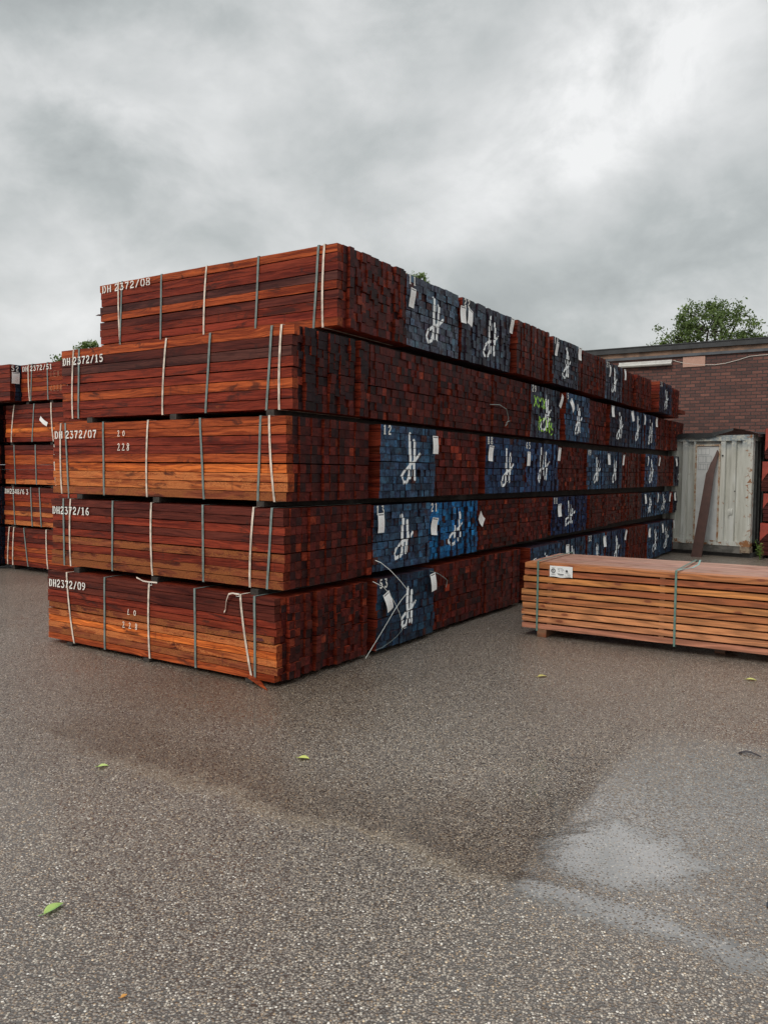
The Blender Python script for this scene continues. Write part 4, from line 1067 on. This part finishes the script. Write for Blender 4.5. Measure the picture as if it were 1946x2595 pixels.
tag(mb.build('leaning_board', plain('brown board', (.075, .032, .024), .55, var=.25, vscale=8)), label='tall brown board with broken tapered top leaning on the white container', cat='board')

# ------------------------------------------------------------------ red timber stack beyond the container
M_redpatch = plain('red orange patch', (.36, .05, .030), .5, var=.3, vscale=7)
e_ang = RZ
RS = Vector((7.34, 15.30, 0))
zt = [(.06, .68), (.72, 1.26), (1.30, 1.88), (1.93, 2.52)]
LR = ['lowest red bundle beside the container, orange triangle on it', 'second red bundle up beside the container, wide orange patch', 'third red bundle up beside the container', 'topmost red bundle beside the container, tall orange corner']
for t, (z0, z1) in enumerate(zt):
    e = empty('timber_bundle', RS + Vector((.04 * (t % 2), 0, z0)), RZ, label=LR[t], cat='timber bundle', group='red bundles beside the container')
    H = z1 - z0; mb = MB()
    for k in range(7):
        mb.box(0, 1.0, -2.6, -.0 + rng.uniform(-.012, .012), k * H / 7 + .008, (k + 1) * H / 7, (*jit((.085, .022, .018), .3), .0), rng.random())
    mb.build('planks', M_wood, e)
    for y_ in (-.22, -1.4): strap_ring(e, 1.0, H, y_, y_, False, wd=.03)
    mb = MB(); zz0 = [.45, .48, .36, .25][t] * H; ye = -[.34, .22, .27, .30][t]
    mb.face([(-.010, -.0, H + .004), (-.010, -.0, zz0), (-.012, ye * .3, zz0 + .35 * (H - zz0)), (-.010, ye, H * .97), (-.010, ye * 1.05, H + .004)])
    mb.face([(-.010, 0, H + .004), (-.010, ye, H + .004), (.2, ye, H + .006), (.3, 0, H + .006)])
    mb.build('corner_patch', M_redpatch, e)  # red-orange triangle set on the top corner of each bundle
for t, (z0, z1) in enumerate(zt):
    for k, y_ in enumerate((-.35, -1.9)):
        zb0 = .002 if t == 0 else zt[t - 1][1] + .002
        mb = MB(); mb.box(0.02, .98, y_, y_ + .08, zb0, z0 - .002)
        o = mb.build('timber_bearer', M_bear, label='bearer timber below red bundle %s, %s' % (['one', 'two', 'three', 'four'][t], ['container side', 'far side']  [k]), cat='bearer', group='bearers of the red stack')
        o.location = RS; o.rotation_euler = (0, 0, RZ)

# ------------------------------------------------------------------ foliage
def mat_leaf(name, c1, c2, tr=.25):
    m, b, p = new_mat(name)
    rn = b.attr('rnd'); c = b.mix(rn, c1, c2); b.l(c, p.inputs['Base Color'])
    p.inputs['Roughness'].default_value = .45; p.inputs['Specular IOR Level'].default_value = .3
    out = b.t.nodes['Material Output']; t_ = b.n('ShaderNodeBsdfTranslucent'); b.l(c, t_.inputs['Color'])
    mx = b.n('ShaderNodeMixShader'); mx.inputs[0].default_value = tr
    b.l(p.outputs[0], mx.inputs[1]); b.l(t_.outputs[0], mx.inputs[2]); b.l(mx.outputs[0], out.inputs['Surface'])
    return m
M_leafT = mat_leaf('tree leaves', (.045, .085, .025), (.19, .26, .075))
M_bark = plain('bark', (.055, .042, .032), .85, var=.5, vscale=8, bump=.4)
def leaf_quad(mb, c, s, r_, rnd):
    a = Vector((r_.gauss(0, 1), r_.gauss(0, 1), r_.gauss(0, 1))).normalized(); b_ = a.cross(Vector((r_.gauss(0, 1), r_.gauss(0, 1), r_.gauss(0, 1)))).normalized()
    l = s * r_.uniform(.7, 1.3); w = l * .5
    mb.face([c - a * l * .5, c + b_ * w * .5, c + a * l * .5, c - b_ * w * .5], rnd=rnd)
def tree(loc, trunk_h, lobes, leaf, nper, seed, label, group=None, sz=.13):
    """lobes: (dx, dy, z, r)"""
    r_ = random.Random(seed); e = empty('tree', loc, 0, label=label, cat='tree', group=group)
    mb = MB(); tube(mb, [(0, 0, 0), (.1, 0, trunk_h * .5), (0, .1, trunk_h)], [.32, .24, .18], 9)
    mb.build('trunk', M_bark, e)
    mb = MB(); ml = MB()
    for (x, y, z, rad) in lobes:
        base = Vector((0, .05, trunk_h * r_.uniform(.75, 1))); c = Vector((x, y, z))
        m1 = base.lerp(c, .5) + Vector((r_.gauss(0, .2), r_.gauss(0, .2), .15))
        tube(mb, [base, m1, c], [.12, .07, .03], 6, cap=False)
        nsub = max(8, int(26 * rad * rad))
        for k in range(nsub):
            d = Vector((r_.gauss(0, 1), r_.gauss(0, 1), r_.gauss(0, .85))).normalized() * rad * (r_.random() ** .45)
            q = c + d
            tube(mb, [c.lerp(q, .25), c.lerp(q, .65) + Vector((0, 0, -.04)), q], [.022, .014, .006], 4, cap=False)
            cr = r_.uniform(.16, .36) * (rad ** .35); tone = r_.random()
            for i in range(int(nper * r_.uniform(.6, 1.4))):
                dd = Vector((r_.gauss(0, 1), r_.gauss(0, 1), r_.gauss(0, .75))) * cr * .55
                leaf_quad(ml, q + dd, sz, r_, min(1, max(0, tone * .6 + r_.random() * .4)))
    mb.build('branches', M_bark, e); ml.build('crown', leaf, e)
    return e
lobR = [(0, 0, 8.2, 1.35), (-.6, .3, 8.9, .75), (.7, .2, 8.6, .95), (1.45, 0, 8.95, .55), (-1.5, 0, 7.7, .95), (-2.1, .2, 7.0, .75), (-1.25, -.3, 8.45, .5), (1.6, 0, 7.9, .95), (2.6, .3, 7.6, .9), (3.5, 0, 7.4, 1.0), (4.5, .2, 7.7, .9),
        (5.4, 0, 7.2, 1.0), (-.5, 0, 6.6, 1.2), (1.2, 0, 6.6, 1.3), (3.0, 0, 6.3, 1.3), (-2.2, 0, 6.2, .8), (.2, 0, 9.25, .35), (-2.9, 0, 6.3, .35)]
tree((14.6, 36, 0), 5.4, lobR + [(5.2, 0, 7.9, .7), (6.2, 0, 7.3, .9), (5.9, 0, 8.3, .6), (6.9, 0, 7.6, .8), (7.6, 0, 7.0, 1.0), (5.0, 0, 6.7, 1.0), (2.1, 0, 7.1, 1.0), (4.0, 0, 6.7, 1.0), (-1.6, 0, 6.9, .9)], M_leafT, 52, 3, 'broad leafy tree rising above the flat roof of the brick building')
lobL = [(0, 0, 5.6, .85), (-.55, 0, 5.25, .6), (.8, 0, 5.6, .9), (1.6, 0, 5.3, .9), (-.9, 0, 4.7, .5), (.3, 0, 4.9, 1.0), (.2, 0, 6.2, .3)]
tree((-11.5, 30, 0), 3.8, lobL, M_leafT, 75, 5, 'small leafy tree peeping over the tier stencilled 15', sz=.11)
lob3 = [(0, 0, 8.4, .9), (-.75, 0, 8.9, .35), (-.1, 0, 9.35, .28), (.25, .1, 9.45, .28), (.62, 0, 9.2, .24), (-.9, 0, 9.25, .2), (0, 0, 7.3, 1.2), (.05, 0, 9.1, .3)]
tree((.95, 32, 0), 6.0, lob3, M_leafT, 34, 8, 'tree whose topmost sprigs show over the blue ends stencilled 11', sz=.11)
lob4 = [(0, 0, 5.9, .5), (.7, 0, 6.1, .45), (-.6, 0, 5.7, .4), (1.5, 0, 6.2, .35), (0.3, 0, 5.2, .8)]
tree((9.9, 34, 0), 4.4, lob4, M_leafT, 26, 9, 'low bushy tree just showing over the far roof corner', sz=.10)

# weed by the container corner
r_ = random.Random(4)
ew = empty('weed', (7.22, 15.02, 0), 0, label='small green weed growing by the container corner', cat='weed')
M_weed = mat_leaf('weed leaves', (.16, .27, .06), (.40, .52, .16))
ms = MB(); ml = MB()
for k in range(5):
    top = Vector((r_.uniform(-.12, .12), r_.uniform(-.08, .08), r_.uniform(.22, .40)))
    tube(ms, [(0, 0, 0), top * .5 + Vector((0, 0, .02)), top], [.006, .004, .002], 5)
    for i in range(11):
        t_ = .25 + .75 * i / 10; c = Vector((top.x * t_, top.y * t_, top.z * t_)); an = i * 2.4 + k
        d = Vector((math.cos(an), math.sin(an), .25)); s_2 = Vector((-math.sin(an), math.cos(an), 0)); l = .085 * (1.1 - .5 * t_)
        ml.face([c, c + d * l * .5 + s_2 * l * .28, c + d * l, c + d * l * .5 - s_2 * l * .28], rnd=r_.random())
ms.build('stem', M_weed, ew); ml.build('foliage', M_weed, ew)

# fallen leaves and scraps on the ground
def ground_leaf(x, y, L, w, rot, c1, c2, label, cat='leaf', curl=.25, group='leaves fallen on the asphalt', seed=1):
    r_ = random.Random(seed); mb = MB(); n = 9; rows = []
    m = mat_leaf('leaf %d' % seed, c1, c2, .15)
    for i in range(n + 1):
        t = i / n; hw = w * .5 * math.sin(math.pi * min(1, max(0, t)) ** .85) + .0008
        row = []
        for k in (-1, -.5, 0, .5, 1):
            zz = .006 + abs(k) * hw * curl + .012 * math.sin(t * 3.1) * (L / .1) * .5 - (.004 if k == 0 else 0) * (L / .1)
            row.append((t * L - L / 2, k * hw, max(.004, zz)))
        rows.append(row)
    for i in range(n):
        for k in range(4): mb.face([rows[i][k], rows[i + 1][k], rows[i + 1][k + 1], rows[i][k + 1]], rnd=.15 + .6 * (k >= 2) + .2 * r_.random())
    o = mb.build('fallen_leaf', m, label=label, cat=cat, group=group); o.location = (x, y, 0); o.rotation_euler = (0, 0, rot)
    st = MB(); tube(st, [(-L / 2, 0, .006), (-L / 2 - L * .22, .004, .008)], .0014, 5); st.build('stalk', m, o)
    return o
gl1, gl2 = (.28, .42, .12), (.50, .62, .20)
ground_leaf(-1.18, 2.77, .085, .040, R(62), (.20, .40, .12), (.42, .55, .16), 'large green leaf lying nearest the camera on wet asphalt', seed=1)
ground_leaf(-1.49, 4.14, .055, .035, R(20), gl1, gl2, 'small green leaf on the stained band of asphalt', seed=2)
ground_leaf(-.43, 4.29, .065, .042, R(-10), (.35, .42, .10), (.55, .58, .16), 'yellow green leaf out on open asphalt before the corner', seed=3)
ground_leaf(1.26, 6.11, .08, .045, R(12), (.32, .26, .08), (.52, .45, .14), 'yellowing leaf on asphalt between the stack and light bundle', seed=4)
ground_leaf(2.89, 6.08, .075, .045, R(-20), (.36, .38, .10), (.58, .58, .18), 'pale yellow leaf on asphalt in front of the light bundle', seed=5)
ground_leaf(-1.48, 2.77, .03, .02, R(10), gl1, gl2, 'tiny green leaf scrap beside the large green leaf', seed=6)
ground_leaf(-.77, 2.30, .022, .013, R(50), (.5, .22, .05), (.65, .32, .08), 'tiny orange leaf scrap nearest the camera', seed=7)
ground_leaf(2.75, 5.1, .05, .03, R(30), (.32, .33, .14), (.5, .5, .2), 'small dull leaf on the wet sheen of asphalt', seed=8)
def scrap(x, y, L, w, rot, label):
    mb = MB(); n = 6
    for i in range(n):
        a, b_ = i / n, (i + 1) / n; f_ = lambda t: (t * L, .012 * math.sin(t * 5) , .005 + .012 * math.sin(t * 3.1))
        A, B2 = Vector(f_(a)), Vector(f_(b_)); ww = w * (.6 + .4 * math.sin(3 * a + .5)); w2 = w * (.6 + .4 * math.sin(3 * b_ + .5))
        mb.face([A - Vector((0, ww / 2, 0)), B2 - Vector((0, w2 / 2, 0)), B2 + Vector((0, w2 / 2, 0)), A + Vector((0, ww / 2, 0))])
    o = mb.build('plastic_scrap', plain('black scrap', (.012, .014, .022), .3), label=label, cat='scrap', group='black scraps on the asphalt')
    md = o.modifiers.new('thick', 'SOLIDIFY'); md.thickness = .003
    o.location = (x, y, 0.0); o.rotation_euler = (0, 0, rot)
scrap(2.06, 4.46, .12, .022, R(-25), 'thin black plastic scrap on open wet asphalt')
scrap(1.44, 2.83, .07, .035, R(15), 'stubby black scrap of plastic nearest the camera')
print('objects', len(bpy.data.objects))
